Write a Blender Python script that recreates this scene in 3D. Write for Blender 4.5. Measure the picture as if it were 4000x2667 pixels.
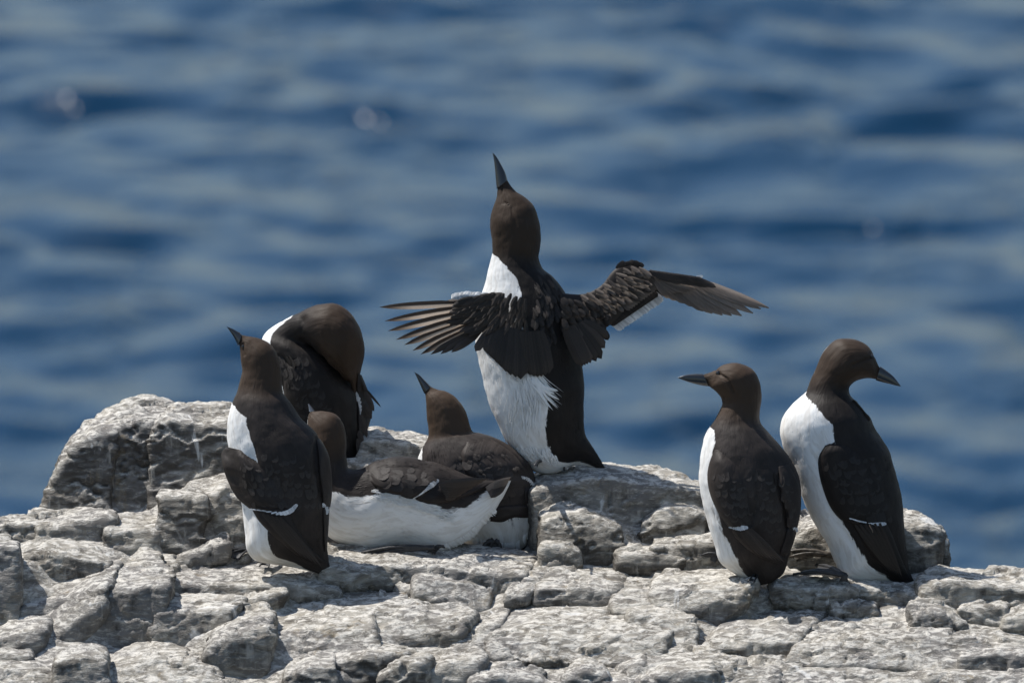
import bpy, bmesh, math, random
import numpy as np
from mathutils import Vector, Matrix
from mathutils.bvhtree import BVHTree

for o in list(bpy.data.objects):
    bpy.data.objects.remove(o)
scene = bpy.context.scene
COL = scene.collection
R = math.radians

# ------------------------------------------------------------------ camera
# a 400 mm lens about fifteen metres from the birds, looking eleven degrees down
PX = 0.00034                      # metres per photograph pixel at the birds
PITCH = R(11.0)
DIST = 4000 * PX * 400 / 36.0
FWD = np.array([0, math.cos(PITCH), -math.sin(PITCH)])
UPV = np.array([0, math.sin(PITCH), math.cos(PITCH)])
RGT = np.array([1.0, 0, 0])
CAM = -FWD * DIST
SEA_Z = -22.0
cam_d = bpy.data.cameras.new('camera')
cam = bpy.data.objects.new('camera', cam_d); COL.objects.link(cam)
cam.location = CAM
cam.rotation_euler = (math.pi / 2 - PITCH, 0, 0)
cam_d.sensor_width = 36; cam_d.lens = 400
cam_d.clip_start = 0.5; cam_d.clip_end = 20000
cam_d.dof.use_dof = True
cam_d.dof.focus_distance = DIST + 0.02
cam_d.dof.aperture_fstop = 12.0
scene.camera = cam

# ------------------------------------------------------------------ light
SUN_EL, SUN_AZ = R(58), R(-60)     # azimuth from +Y (away from camera), negative = towards image left
sun_dir = Vector((math.sin(SUN_AZ) * math.cos(SUN_EL), math.cos(SUN_AZ) * math.cos(SUN_EL), math.sin(SUN_EL)))
w = bpy.data.worlds.new('World'); scene.world = w; w.use_nodes = True
wn = w.node_tree; wn.nodes.clear()
sky = wn.nodes.new('ShaderNodeTexSky'); sky.sky_type = 'NISHITA'; sky.sun_disc = False
sky.sun_elevation = SUN_EL; sky.sun_rotation = SUN_AZ
sky.air_density = 1.3; sky.dust_density = 1.0; sky.ozone_density = 1.0
bg = wn.nodes.new('ShaderNodeBackground'); bg.inputs[1].default_value = 0.108
wo = wn.nodes.new('ShaderNodeOutputWorld')
wn.links.new(sky.outputs[0], bg.inputs[0]); wn.links.new(bg.outputs[0], wo.inputs[0])
sl = bpy.data.lights.new('sun', 'SUN'); sl.energy = 5.0; sl.angle = R(0.53); sl.color = (1.0, 0.955, 0.89)
so = bpy.data.objects.new('sun', sl); COL.objects.link(so)
so.rotation_euler = sun_dir.to_track_quat('Z', 'Y').to_euler()
scene.view_settings.view_transform = 'Standard'; scene.view_settings.look = 'None'
scene.view_settings.exposure = 0.08; scene.view_settings.gamma = 1.0
scene.view_settings.use_curve_mapping = False
scene.cycles.max_bounces = 6; scene.cycles.sample_clamp_direct = 1.5
scene.cycles.caustics_reflective = False; scene.cycles.caustics_refractive = False

# ------------------------------------------------------------------ helpers
def P(x, y, d):
    """point seen at photograph pixel (x, y), d metres beyond the focus plane"""
    x = np.asarray(x, float); y = np.asarray(y, float); d = np.asarray(d, float)
    k = (DIST + d)[..., None]
    a = ((x - 2000) * PX / DIST)[..., None]; b = ((1333.5 - y) * PX / DIST)[..., None]
    return CAM + k * (FWD + a * RGT + b * UPV)

class T:
    """a reading window of the photograph: origin and scale"""
    def __init__(s, x0, y0, k): s.x0, s.y0, s.k = x0, y0, k
    def __call__(s, p): return (s.x0 + p[0] / s.k, s.y0 + p[1] / s.k)
    def l(s, ps): return [s(p) for p in ps]
T0 = T(0, 0, 1.0)
T1 = T(1400, 500, 1.12); T2 = T(750, 1100, 1.307); T3 = T(1150, 1400, 1.8448); T4 = T(2600, 1250, 1.3638)
T5 = T(0, 1500, 1.3436); T6 = T(1300, 1800, 1.68); T7 = T(2500, 1800, 1.568)
TL = T(1450, 950, 2.851); TR = T(2150, 950, 2.613); TB = T(1800, 1250, 2.412)

def _hash(ix, iy, iz, seed):
    h = (ix.astype(np.int64) * 374761393 + iy.astype(np.int64) * 668265263 + iz.astype(np.int64) * 1274126177 + seed * 974634533) & 0xFFFFFFFF
    h = ((h ^ (h >> 13)) * 1274126177) & 0xFFFFFFFF
    h = h ^ (h >> 16)
    return h
def _r01(h, k=0):
    h = ((h + k * 0x9E3779B1) * 2246822519) & 0xFFFFFFFF
    h = h ^ (h >> 15)
    return (h & 0xFFFF) / 65535.0
def vnoise(p, seed=0):
    """value-gradient noise, about -1..1"""
    i = np.floor(p).astype(np.int64); f = p - i
    u = f * f * f * (f * (f * 6 - 15) + 10)
    out = 0
    for dx in (0, 1):
        for dy in (0, 1):
            for dz in (0, 1):
                h = _hash(i[:, 0] + dx, i[:, 1] + dy, i[:, 2] + dz, seed)
                g = (_r01(h, 1) * 2 - 1) * (f[:, 0] - dx) + (_r01(h, 2) * 2 - 1) * (f[:, 1] - dy) + (_r01(h, 3) * 2 - 1) * (f[:, 2] - dz)
                wx = u[:, 0] if dx else 1 - u[:, 0]
                wy = u[:, 1] if dy else 1 - u[:, 1]
                wz = u[:, 2] if dz else 1 - u[:, 2]
                out = out + g * wx * wy * wz
    return out * 1.6
def fbm(p, octv=4, seed=0, gain=0.5):
    a, s, t = 1.0, 0, 0
    for o in range(octv):
        s = s + a * vnoise(p * (2.03 ** o) + o * 17.3, seed + o); t += a; a *= gain
    return s / t * 1.5
def worley(p, seed=0):
    """nearest cell: returns f1, f2, hash of the nearest, offset vector from the nearest seed"""
    i = np.floor(p).astype(np.int64); n = len(p)
    f1 = np.full(n, 9.0); f2 = np.full(n, 9.0); hb = np.zeros(n, np.int64); vb = np.zeros((n, 3))
    for dx in (-1, 0, 1):
        for dy in (-1, 0, 1):
            for dz in (-1, 0, 1):
                c = i + np.array([dx, dy, dz])
                h = _hash(c[:, 0], c[:, 1], c[:, 2], seed)
                s = c + np.stack([_r01(h, 4), _r01(h, 5), _r01(h, 6)], 1)
                v = p - s; q = np.sqrt((v * v).sum(1))
                b = q < f1
                f2 = np.where(b, f1, np.minimum(f2, q))
                f1 = np.where(b, q, f1); hb = np.where(b, h, hb); vb = np.where(b[:, None], v, vb)
    return f1, f2, hb, vb
def sstep(a, b, x):
    t = np.clip((x - a) / (b - a), 0, 1); return t * t * (3 - 2 * t)

def link(name, me, parent=None, mat=None, smooth=True):
    o = bpy.data.objects.new(name, me); COL.objects.link(o)
    if mat is not None and not me.materials: me.materials.append(mat)
    if smooth: me.shade_smooth()
    if parent is not None: o.parent = parent
    return o
def mesh(name, v, f, attrs=None):
    me = bpy.data.meshes.new(name)
    me.from_pydata([tuple(map(float, q)) for q in v], [], [tuple(map(int, q)) for q in f])
    for k, a in (attrs or {}).items():
        t = me.attributes.new(k, 'FLOAT', 'POINT'); t.data.foreach_set('value', np.asarray(a, np.float32))
    me.update()
    return me
def cr(keys, n):
    """Catmull-Rom through the rows of keys, n samples"""
    K = np.asarray(keys, float); m = len(K)
    t = np.linspace(0, m - 1, n); i = np.minimum(t.astype(int), m - 2); f = (t - i)[:, None]
    p0 = K[np.maximum(i - 1, 0)]; p1 = K[i]; p2 = K[i + 1]; p3 = K[np.minimum(i + 2, m - 1)]
    return 0.5 * (2 * p1 + (p2 - p0) * f + (2 * p0 - 5 * p1 + 4 * p2 - p3) * f ** 2 + (3 * p1 - p0 - 3 * p2 + p3) * f ** 3)

# ------------------------------------------------------------------ materials
def newmat(name):
    m = bpy.data.materials.new(name); m.use_nodes = True
    nt = m.node_tree; b = nt.nodes['Principled BSDF']
    return m, nt, b
def N(nt, t, **kw):
    n = nt.nodes.new(t)
    for k, v in kw.items():
        if k.startswith('i_'):
            n.inputs[int(k[2:])].default_value = v
        else: setattr(n, k, v)
    return n
def math_(nt, op, a, b=None, clamp=False):
    n = nt.nodes.new('ShaderNodeMath'); n.operation = op; n.use_clamp = clamp
    for i, q in enumerate((a, b)):
        if q is None: continue
        if isinstance(q, (int, float)): n.inputs[i].default_value = q
        else: nt.links.new(q, n.inputs[i])
    return n.outputs[0]
def mix_(nt, fac, a, b):
    n = nt.nodes.new('ShaderNodeMix'); n.data_type = 'RGBA'
    if isinstance(fac, (int, float)): n.inputs[0].default_value = fac
    else: nt.links.new(fac, n.inputs[0])
    for i, q in ((6, a), (7, b)):
        if isinstance(q, tuple): n.inputs[i].default_value = (*q, 1)
        else: nt.links.new(q, n.inputs[i])
    return n.outputs[2]
def ramp_(nt, x, lo, hi):
    n = nt.nodes.new('ShaderNodeMapRange'); n.interpolation_type = 'SMOOTHSTEP'
    nt.links.new(x, n.inputs[0]); n.inputs[1].default_value = lo; n.inputs[2].default_value = hi
    return n.outputs[0]
def noise_(nt, vec, scale, detail=3, rough=0.55, dist=0.0):
    n = nt.nodes.new('ShaderNodeTexNoise'); n.inputs['Scale'].default_value = scale
    n.inputs['Detail'].default_value = detail; n.inputs['Roughness'].default_value = rough; n.inputs['Distortion'].default_value = dist
    if vec is not None: nt.links.new(vec, n.inputs['Vector'])
    return n.outputs[0]
def scaled_(nt, vec, s, loc=(0, 0, 0)):
    n = nt.nodes.new('ShaderNodeMapping'); n.inputs['Scale'].default_value = s; n.inputs['Location'].default_value = loc
    nt.links.new(vec, n.inputs['Vector']); return n.outputs[0]
def bump_(nt, h, dist, strength=1.0, normal=None):
    n = nt.nodes.new('ShaderNodeBump'); n.inputs['Distance'].default_value = dist; n.inputs['Strength'].default_value = strength
    nt.links.new(h, n.inputs['Height'])
    if normal is not None: nt.links.new(normal, n.inputs['Normal'])
    return n.outputs[0]

def rock_material(name, dark=0.0):
    m, nt, b = newmat(name); L = nt.links
    geo = N(nt, 'ShaderNodeNewGeometry'); pos = geo.outputs['Position']
    big = noise_(nt, pos, 5.0, 5, 0.6, 0.4)
    mid = noise_(nt, scaled_(nt, pos, (0.8, 0.9, 2.0)), 24.0, 7, 0.68, 0.8)
    fine = noise_(nt, scaled_(nt, pos, (0.7, 0.9, 2.0)), 95.0, 6, 0.72, 0.6)
    speck = noise_(nt, pos, 420.0, 3, 0.6)
    col = mix_(nt, ramp_(nt, mid, 0.36, 0.62), (0.155, 0.141, 0.121), (0.40, 0.373, 0.325))
    col = mix_(nt, ramp_(nt, big, 0.48, 0.60), col, (0.215, 0.203, 0.190))
    col = mix_(nt, math_(nt, 'MULTIPLY', ramp_(nt, fine, 0.50, 0.66), 0.65), col, (0.60, 0.568, 0.505))
    # droppings washed over the tops
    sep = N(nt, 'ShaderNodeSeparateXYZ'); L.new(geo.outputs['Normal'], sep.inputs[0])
    up = ramp_(nt, math_(nt, 'ADD', sep.outputs[2], math_(nt, 'MULTIPLY', math_(nt, 'SUBTRACT', mid, 0.5), 1.2)), 0.35, 1.0)
    col = mix_(nt, math_(nt, 'MULTIPLY', up, math_(nt, 'MULTIPLY', ramp_(nt, fine, 0.44, 0.58), 0.66)), col, (0.78, 0.75, 0.69))
    # dark crusts and drip streaks, plus shade of the steep faces painted into the colour
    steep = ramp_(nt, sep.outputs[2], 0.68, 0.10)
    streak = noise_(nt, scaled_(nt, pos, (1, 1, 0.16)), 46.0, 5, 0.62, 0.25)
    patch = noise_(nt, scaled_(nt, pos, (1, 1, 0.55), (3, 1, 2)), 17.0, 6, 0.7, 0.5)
    lich_shade = math_(nt, 'MULTIPLY', steep, ramp_(nt, math_(nt, 'ADD', math_(nt, 'MULTIPLY', streak, 0.5), math_(nt, 'MULTIPLY', patch, 0.6)), 0.50 - dark * 0.14, 0.66 - dark * 0.12))
    col = mix_(nt, math_(nt, 'MULTIPLY', lich_shade, 0.86), col, (0.058, 0.051, 0.045))
    col = mix_(nt, math_(nt, 'MULTIPLY', lich_shade, math_(nt, 'MULTIPLY', ramp_(nt, fine, 0.52, 0.66), 0.4)), col, (0.27, 0.255, 0.235))
    wash = math_(nt, 'MULTIPLY', steep, ramp_(nt, noise_(nt, scaled_(nt, pos, (1, 1, 0.1), (5, 5, 5)), 60.0, 4, 0.6, 0.2), 0.60, 0.70))
    col = mix_(nt, math_(nt, 'MULTIPLY', wash, 0.6), col, (0.50, 0.48, 0.44))
    spl = ramp_(nt, noise_(nt, scaled_(nt, pos, (1, 0.8, 0.35), (2, 8, 1)), 13.0, 4, 0.6, 1.2), 0.66, 0.72)
    col = mix_(nt, math_(nt, 'MULTIPLY', spl, 0.75), col, (0.80, 0.79, 0.76))
    # ochre stains and black specks
    och = ramp_(nt, noise_(nt, scaled_(nt, pos, (1, 1, 0.5), (9, 2, 4)), 20.0, 5, 0.65, 0.8), 0.60, 0.72)
    col = mix_(nt, math_(nt, 'MULTIPLY', och, 0.55), col, (0.29, 0.225, 0.135))
    blk = ramp_(nt, noise_(nt, scaled_(nt, pos, (1, 1, 1.4), (1, 7, 3)), 75.0, 5, 0.72), 0.665, 0.72)
    col = mix_(nt, math_(nt, 'MULTIPLY', blk, 0.7), col, (0.085, 0.08, 0.072))
    L.new(col, b.inputs['Base Color']); b.inputs['Roughness'].default_value = 0.92
    b.inputs['Specular IOR Level'].default_value = 0.25
    h = math_(nt, 'ADD', math_(nt, 'MULTIPLY', mid, 1.0), math_(nt, 'ADD', math_(nt, 'MULTIPLY', fine, 0.55), math_(nt, 'MULTIPLY', speck, 0.16)))
    L.new(bump_(nt, h, 0.009, 0.85), b.inputs['Normal'])
    return m
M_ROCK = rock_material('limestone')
M_ROCKD = rock_material('weathered_shaded_limestone', 1.0)  # wider crusts, and more shade painted into the steep faces

def sea_material():
    m, nt, b = newmat('sea_water'); L = nt.links
    geo = N(nt, 'ShaderNodeNewGeometry'); pos = geo.outputs['Position']
    b.inputs['Base Color'].default_value = (0.001, 0.027, 0.068, 1)
    b.inputs['IOR'].default_value = 1.33; b.inputs['Roughness'].default_value = 0.22
    n1 = noise_(nt, scaled_(nt, pos, (0.9, 0.6, 1)), 1.5, 3, 0.55, 0.3)
    # cat's paws: ruffled patches between smoother water
    gust = noise_(nt, scaled_(nt, pos, (0.8, 0.17, 1)), 1.0, 3, 0.5, 0.6)
    bp = nt.nodes.new('ShaderNodeBump'); bp.inputs['Distance'].default_value = 0.30
    L.new(n1, bp.inputs['Height']); L.new(math_(nt, 'ADD', 0.04, math_(nt, 'MULTIPLY', ramp_(nt, gust, 0.46, 0.66), 0.96)), bp.inputs['Strength'])
    L.new(bp.outputs[0], b.inputs['Normal'])
    return m
M_SEA = sea_material()

def plumage_material():
    """brown above, white below; the edge follows the attribute wd, broken up along the feather grain"""
    m, nt, b = newmat('plumage'); L = nt.links
    def at(n):
        a = N(nt, 'ShaderNodeAttribute'); a.attribute_name = n; return a.outputs['Fac']
    cmb = N(nt, 'ShaderNodeCombineXYZ'); L.new(at('fu'), cmb.inputs[0]); L.new(at('fv'), cmb.inputs[1])
    fv = cmb.outputs[0]
    grain = noise_(nt, scaled_(nt, fv, (420, 70, 1)), 1.0, 3, 0.6)
    grain2 = noise_(nt, scaled_(nt, fv, (130, 38, 1), (3, 3, 0)), 1.0, 4, 0.6, 0.5)
    lump = noise_(nt, scaled_(nt, fv, (42, 22, 1)), 1.0, 3, 0.6)
    edge = math_(nt, 'ADD', at('wd'), math_(nt, 'ADD', math_(nt, 'MULTIPLY', math_(nt, 'SUBTRACT', grain, 0.5), 0.006), math_(nt, 'MULTIPLY', math_(nt, 'SUBTRACT', grain2, 0.5), 0.010)))
    white = ramp_(nt, edge, -0.0008, 0.0012)
    head = at('hd')
    brown = mix_(nt, head, mix_(nt, ramp_(nt, lump, 0.35, 0.7), (0.018, 0.0144, 0.013), (0.031, 0.025, 0.0228)), (0.047, 0.0295, 0.0185))
    brown = mix_(nt, math_(nt, 'MULTIPLY', ramp_(nt, grain2, 0.5, 0.75), 0.3), brown, (0.048, 0.039, 0.0345))
    tnm = N(nt, 'ShaderNodeVectorMath', operation='SCALE'); L.new(brown, tnm.inputs[0])
    L.new(math_(nt, 'ADD', math_(nt, 'MULTIPLY', at('tn'), math_(nt, 'SUBTRACT', 1.0, math_(nt, 'MULTIPLY', head, 0.6))), math_(nt, 'MULTIPLY', head, 0.6)), tnm.inputs['Scale'])
    brown = tnm.outputs[0]
    wht = mix_(nt, ramp_(nt, grain2, 0.36, 0.56), (0.69, 0.675, 0.65), (0.80, 0.80, 0.79))
    # grey flecks on the flanks, near the edge
    fleck = math_(nt, 'MULTIPLY', at('fk'), ramp_(nt, noise_(nt, scaled_(nt, fv, (120, 34, 1), (7, 1, 0)), 1.0, 3, 0.6, 0.6), 0.56, 0.66))
    wht = mix_(nt, math_(nt, 'MULTIPLY', fleck, 0.75), wht, (0.16, 0.145, 0.135))
    wht = mix_(nt, math_(nt, 'MULTIPLY', at('dirt'), ramp_(nt, lump, 0.3, 0.6)), wht, (0.42, 0.38, 0.31))
    L.new(mix_(nt, white, brown, wht), b.inputs['Base Color'])
    b.inputs['Roughness'].default_value = 0.58; L.new(math_(nt, 'MULTIPLY', math_(nt, 'SUBTRACT', 1.0, white), 0.20), b.inputs['Specular IOR Level'])
    b.inputs['Sheen Weight'].default_value = 0.03; b.inputs['Sheen Roughness'].default_value = 0.45
    b.inputs['Sheen Tint'].default_value = (1, 0.86, 0.74, 1)
    h = math_(nt, 'ADD', math_(nt, 'MULTIPLY', grain, 0.35), math_(nt, 'ADD', math_(nt, 'MULTIPLY', grain2, 0.8), math_(nt, 'MULTIPLY', lump, 1.2)))
    L.new(bump_(nt, h, 0.0013, 0.7), b.inputs['Normal'])
    return m
M_PLUM = plumage_material()

def simple(name, col, rough=0.6, spec=0.3, noise=0.3, scale=90, translucent=0.0, stretch=(1, 1, 1), bump=0.0006, sheen=0.0):
    m, nt, b = newmat(name); L = nt.links
    tc = N(nt, 'ShaderNodeTexCoord').outputs['Object']
    n = noise_(nt, scaled_(nt, tc, stretch), scale, 4, 0.6)
    L.new(mix_(nt, ramp_(nt, n, 0.3, 0.7), tuple(c * (1 - noise) for c in col), tuple(min(1, c * (1 + noise)) for c in col)), b.inputs['Base Color'])
    b.inputs['Roughness'].default_value = rough; b.inputs['Specular IOR Level'].default_value = spec
    b.inputs['Sheen Weight'].default_value = sheen
    if bump: L.new(bump_(nt, n, bump, 0.8), b.inputs['Normal'])
    return m
M_BEAK = simple('beak_horn', (0.011, 0.0115, 0.0125), 0.25, 0.9, 0.3, 60, bump=0.0002)
M_FOOT = simple('foot_skin', (0.03, 0.03, 0.032), 0.5, 0.4, 0.4, 160, bump=0.0012)
M_FOOTB = simple('brown_foot_skin', (0.055, 0.045, 0.035), 0.5, 0.4, 0.5, 160, bump=0.0012)
M_EYE = simple('eye', (0.006, 0.005, 0.005), 0.06, 0.8, 0.0, 10, bump=0)
M_LID = simple('eyelid', (0.075, 0.058, 0.045), 0.7, 0.2, 0.2, 100, bump=0)
M_WHITE = simple('white_feather', (0.80, 0.80, 0.79), 0.7, 0.15, 0.06, 300, stretch=(1, 1, 0.3))

def feather_material(name, outer, inner, tip, translucent=0.0, vary=0.5):
    """vane colour by the feather's own coordinates: s across (-1..1), t along (0..1)"""
    m, nt, b = newmat(name); L = nt.links
    def at(n):
        a = N(nt, 'ShaderNodeAttribute'); a.attribute_name = n; return a.outputs['Fac']
    s, t = at('s'), at('t')
    oi = N(nt, 'ShaderNodeObjectInfo')
    cmb = N(nt, 'ShaderNodeCombineXYZ'); L.new(math_(nt, 'ADD', math_(nt, 'MULTIPLY', t, 26.0), math_(nt, 'MULTIPLY', math_(nt, 'ABSOLUTE', s), -9.0)), cmb.inputs[0]); L.new(math_(nt, 'MULTIPLY', s, 2.0), cmb.inputs[1]); L.new(math_(nt, 'MULTIPLY', oi.outputs['Random'], 50.0), cmb.inputs[2])
    barb = noise_(nt, cmb.outputs[0], 1.6, 3, 0.6)
    c = mix_(nt, ramp_(nt, s, -0.15, 0.12), outer, inner)
    c = mix_(nt, ramp_(nt, t, 0.5, 0.95), c, tip)
    c = mix_(nt, math_(nt, 'MULTIPLY', ramp_(nt, barb, 0.4, 0.7), 0.35), c, tuple(min(1, q * 1.8) for q in outer))
    shaft = ramp_(nt, math_(nt, 'ABSOLUTE', math_(nt, 'ADD', s, 0.08)), 0.07, 0.02)
    c = mix_(nt, math_(nt, 'MULTIPLY', shaft, 0.6), c, tuple(q * 0.5 for q in outer))
    v = N(nt, 'ShaderNodeHueSaturation'); L.new(c, v.inputs['Color'])
    L.new(math_(nt, 'ADD', 1.0 - vary / 2, math_(nt, 'MULTIPLY', oi.outputs['Random'], vary)), v.inputs['Value'])
    L.new(v.outputs[0], b.inputs['Base Color'])
    b.inputs['Roughness'].default_value = 0.55; b.inputs['Specular IOR Level'].default_value = 0.3
    L.new(bump_(nt, barb, 0.0006, 0.7), b.inputs['Normal'])
    if translucent:
        tr = N(nt, 'ShaderNodeBsdfTranslucent'); L.new(v.outputs[0], tr.inputs[0])
        mx = N(nt, 'ShaderNodeMixShader'); mx.inputs[0].default_value = translucent
        out = [n for n in nt.nodes if n.type == 'OUTPUT_MATERIAL'][0]
        L.new(b.outputs[0], mx.inputs[1]); L.new(tr.outputs[0], mx.inputs[2]); L.new(mx.outputs[0], out.inputs[0])
    return m
M_PRIM = feather_material('flight_feather', (0.055, 0.038, 0.028), (0.55, 0.44, 0.35), (0.06, 0.042, 0.032), 0.45)
M_PRIMG = feather_material('grey_flight_feather', (0.24, 0.20, 0.17), (0.19, 0.155, 0.13), (0.19, 0.145, 0.115), 0.4)
M_COV = feather_material('brown_covert', (0.10, 0.08, 0.066), (0.075, 0.059, 0.049), (0.15, 0.118, 0.096), 0.05)
M_BLK = feather_material('black_covert', (0.022, 0.0175, 0.015), (0.018, 0.0145, 0.013), (0.034, 0.026, 0.021), 0.0)
M_BRN = feather_material('dark_brown_covert', (0.038, 0.030, 0.026), (0.032, 0.025, 0.022), (0.055, 0.042, 0.035), 0.05)
M_WF = feather_material('white_covert', (0.74, 0.74, 0.74), (0.78, 0.78, 0.78), (0.8, 0.8, 0.8), 0.2)

# ------------------------------------------------------------------ sea
def spaced(lo, hi, step, far, g=1.18):
    a = list(np.arange(lo, hi + 1e-6, step)); s = step
    while a[-1] < far[1]: s *= g; a.append(a[-1] + s)
    s = step
    while a[0] > far[0]: s *= g; a.insert(0, a[0] - s)
    return np.array(a)
def build_sea():
    xs = spaced(-20, 20, 0.15, (-9000, 9000)); ys = spaced(88, 190, 0.17, (-400, 14000))
    X, Y = np.meshgrid(xs, ys); X = X.ravel(); Y = Y.ravel()
    rng = np.random.default_rng(12); Z = np.zeros_like(X)
    near = 1 - sstep(250, 1200, np.hypot(X, Y - 120))
    wx = fbm(np.stack([X * 0.22, Y * 0.16, X * 0], 1), 3, 3); wy = fbm(np.stack([X * 0.22, Y * 0.16, X * 0 + 7], 1), 3, 5)
    # swell and chop: crests broken up so that steep faces come in short lengths
    for lam, A, ang, sd in ((5.2, 0.070, 166, 1), (3.6, 0.084, 210, 2), (2.6, 0.076, 144, 3), (1.9, 0.050, 228, 4), (1.3, 0.024, 185, 5), (0.85, 0.009, 138, 6)):
        a = R(ang)
        u = (X + wx * lam * 0.6) * math.sin(a) + (Y + wy * lam * 0.6) * math.cos(a); v = X * math.cos(a) - Y * math.sin(a)
        amp = np.clip(0.35 + 1.5 * fbm(np.stack([u / lam * 0.5, v / lam * 0.75, X * 0 + sd], 1), 2, 60 + sd), 0, 1.7)
        q = u / lam * 2 * math.pi
        Z += 1.0 * A * amp * (np.sin(q) + 0.28 * np.cos(2 * q + 0.6)) * near
    Z = Z + SEA_Z
    nx, ny = len(xs), len(ys)
    me = bpy.data.meshes.new('sea')
    V = np.stack([X, Y, Z], 1)
    i = np.arange((ny - 1) * (nx - 1)); r, c = i // (nx - 1), i % (nx - 1); q = r * nx + c
    F = np.stack([q, q + 1, q + nx + 1, q + nx], 1)
    me.vertices.add(len(V)); me.vertices.foreach_set('co', V.astype(np.float32).ravel())
    me.loops.add(F.size); me.loops.foreach_set('vertex_index', F.astype(np.int32).ravel())
    me.polygons.add(len(F)); me.polygons.foreach_set('loop_start', np.arange(0, F.size, 4, dtype=np.int32))
    me.update(calc_edges=True)
    o = link('sea', me, None, M_SEA); o['kind'] = 'structure'; o['label'] = 'rippled blue sea far below the rock, out of focus'
    return o
build_sea()

# ------------------------------------------------------------------ rock
def G(y): return (2240 - y) / 1450.0            # depth of the ledge where its foot shows at photograph row y
RAMP = 760.0                                    # pixels per metre along a block's top
BLOCKS = []
def B(t, back, front, bottom, lean=0.00007, dd=0.0, dark=False, vox=0.0032, rough=1.0, sm=6, ramp=None, extra=0.0):
    if lean > 0.00029: rough = min(rough, 0.8)
    BLOCKS.append(dict(back=t.l(back), front=t.l(front), bottom=t.l(bottom), lean=lean, dd=dd, dark=dark, vox=vox, rough=rough, sm=sm, ramp=ramp or RAMP, extra=extra))
# tall crag at the back left, four columns
B(T5, [(300, 470), (335, 380), (380, 290), (440, 205), (520, 178), (620, 190)], [(262, 560), (300, 480), (400, 330), (520, 270), (600, 262)], [(215, 690), (350, 700), (560, 700)], dark=True, sm=4)
B(T5, [(500, 185), (620, 150), (680, 95), (740, 62), (800, 65), (870, 95), (930, 125)], [(520, 270), (640, 240), (700, 215), (800, 225)], [(540, 700), (700, 705), (800, 700)], dark=True, sm=4, dd=0.015)
B(T5, [(640, 170), (760, 140), (840, 150)], [(660, 260), (740, 235), (800, 235)], [(655, 600), (720, 560), (790, 690)], dark=True, sm=4, dd=0.0)
B(T5, [(850, 150), (930, 115), (1050, 110), (1200, 118), (1300, 130)], [(800, 255), (870, 195), (1000, 205), (1160, 235), (1260, 240)], [(790, 700), (1000, 720), (1300, 700)], dark=True, sm=3, dd=0.005)
B(T5, [(1150, 160), (1300, 140), (1500, 190)], [(1170, 260), (1300, 250), (1480, 260)], [(1160, 640), (1500, 700)], dark=True, dd=0.03)
# row of blocks below the crag
B(T5, [(-40, 690), (60, 688), (160, 682), (290, 676)], [(-40, 745), (60, 752), (180, 760), (300, 745)], [(-40, 830), (100, 840), (220, 850)], rough=1.2)
B(T5, [(255, 690), (350, 662), (480, 664), (610, 684)], [(200, 770), (340, 770), (470, 780), (545, 765), (610, 700)], [(190, 860), (400, 880), (540, 910)], sm=4)
B(T5, [(580, 725), (650, 692), (720, 682), (835, 688)], [(552, 772), (680, 770), (825, 785)], [(540, 900), (640, 930), (835, 905)], sm=5)
B(T5, [(622, 668), (650, 650), (690, 655)], [(620, 680), (700, 680)], [(620, 700), (710, 700)], dd=0.05)
B(T5, [(842, 562), (900, 556), (1000, 560), (1075, 580)], [(834, 610), (950, 596), (1070, 606)], [(830, 885), (900, 915), (1070, 890)], dark=True, sm=4)
B(T5, [(955, 552), (1080, 498), (1150, 437), (1185, 432), (1290, 500)], [(1085, 600), (1180, 560), (1290, 600)], [(1080, 860), (1300, 880)], sm=5, dd=0.01)
B(T5, [(905, 930), (1000, 850), (1080, 792), (1170, 768), (1195, 792)], [(900, 945), (1040, 925), (1120, 850), (1190, 830)], [(905, 965), (1100, 950), (1195, 900)], sm=7)
B(T5, [(1110, 905), (1180, 860), (1290, 845)], [(1120, 925), (1300, 915)], [(1120, 960), (1310, 960)], dd=0.02)
# stepped stones at the left edge
B(T5, [(-60, 790), (55, 790), (97, 830)], [(-60, 870), (88, 870)], [(-60, 1290), (78, 1260)], sm=5, dd=0.0)
B(T5, [(108, 862), (190, 856), (235, 835), (290, 820), (380, 860), (500, 872), (590, 935)], [(105, 930), (250, 905), (400, 915), (560, 955)], [(85, 1260), (250, 1150), (400, 1040), (570, 985)], sm=5, dd=-0.005)
B(T5, [(150, 1130), (250, 1092), (380, 1060)], [(125, 1185), (300, 1180), (390, 1120)], [(95, 1270), (260, 1290), (380, 1220)], sm=6)
B(T5, [(-60, 1300), (100, 1230), (190, 1200), (260, 1225)], [(-60, 1345), (120, 1320), (235, 1300)], [(-60, 1420), (190, 1400)], sm=6)
B(T5, [(400, 1020), (480, 980), (560, 955), (640, 930)], [(330, 1130), (450, 1090), (560, 1075)], [(145, 1440), (260, 1440), (400, 1400), (440, 1330), (545, 1160)], lean=0.00030, sm=6)
B(T5, [(560, 990), (650, 930), (700, 895), (760, 870), (830, 885), (905, 985)], [(545, 1110), (640, 1080), (760, 1090), (870, 1075)], [(530, 1390), (660, 1400), (780, 1345), (860, 1200)], sm=7)
B(T5, [(800, 930), (850, 900), (915, 915), (920, 960)], [(850, 960), (930, 960)], [(860, 1010), (930, 1010)])
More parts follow.
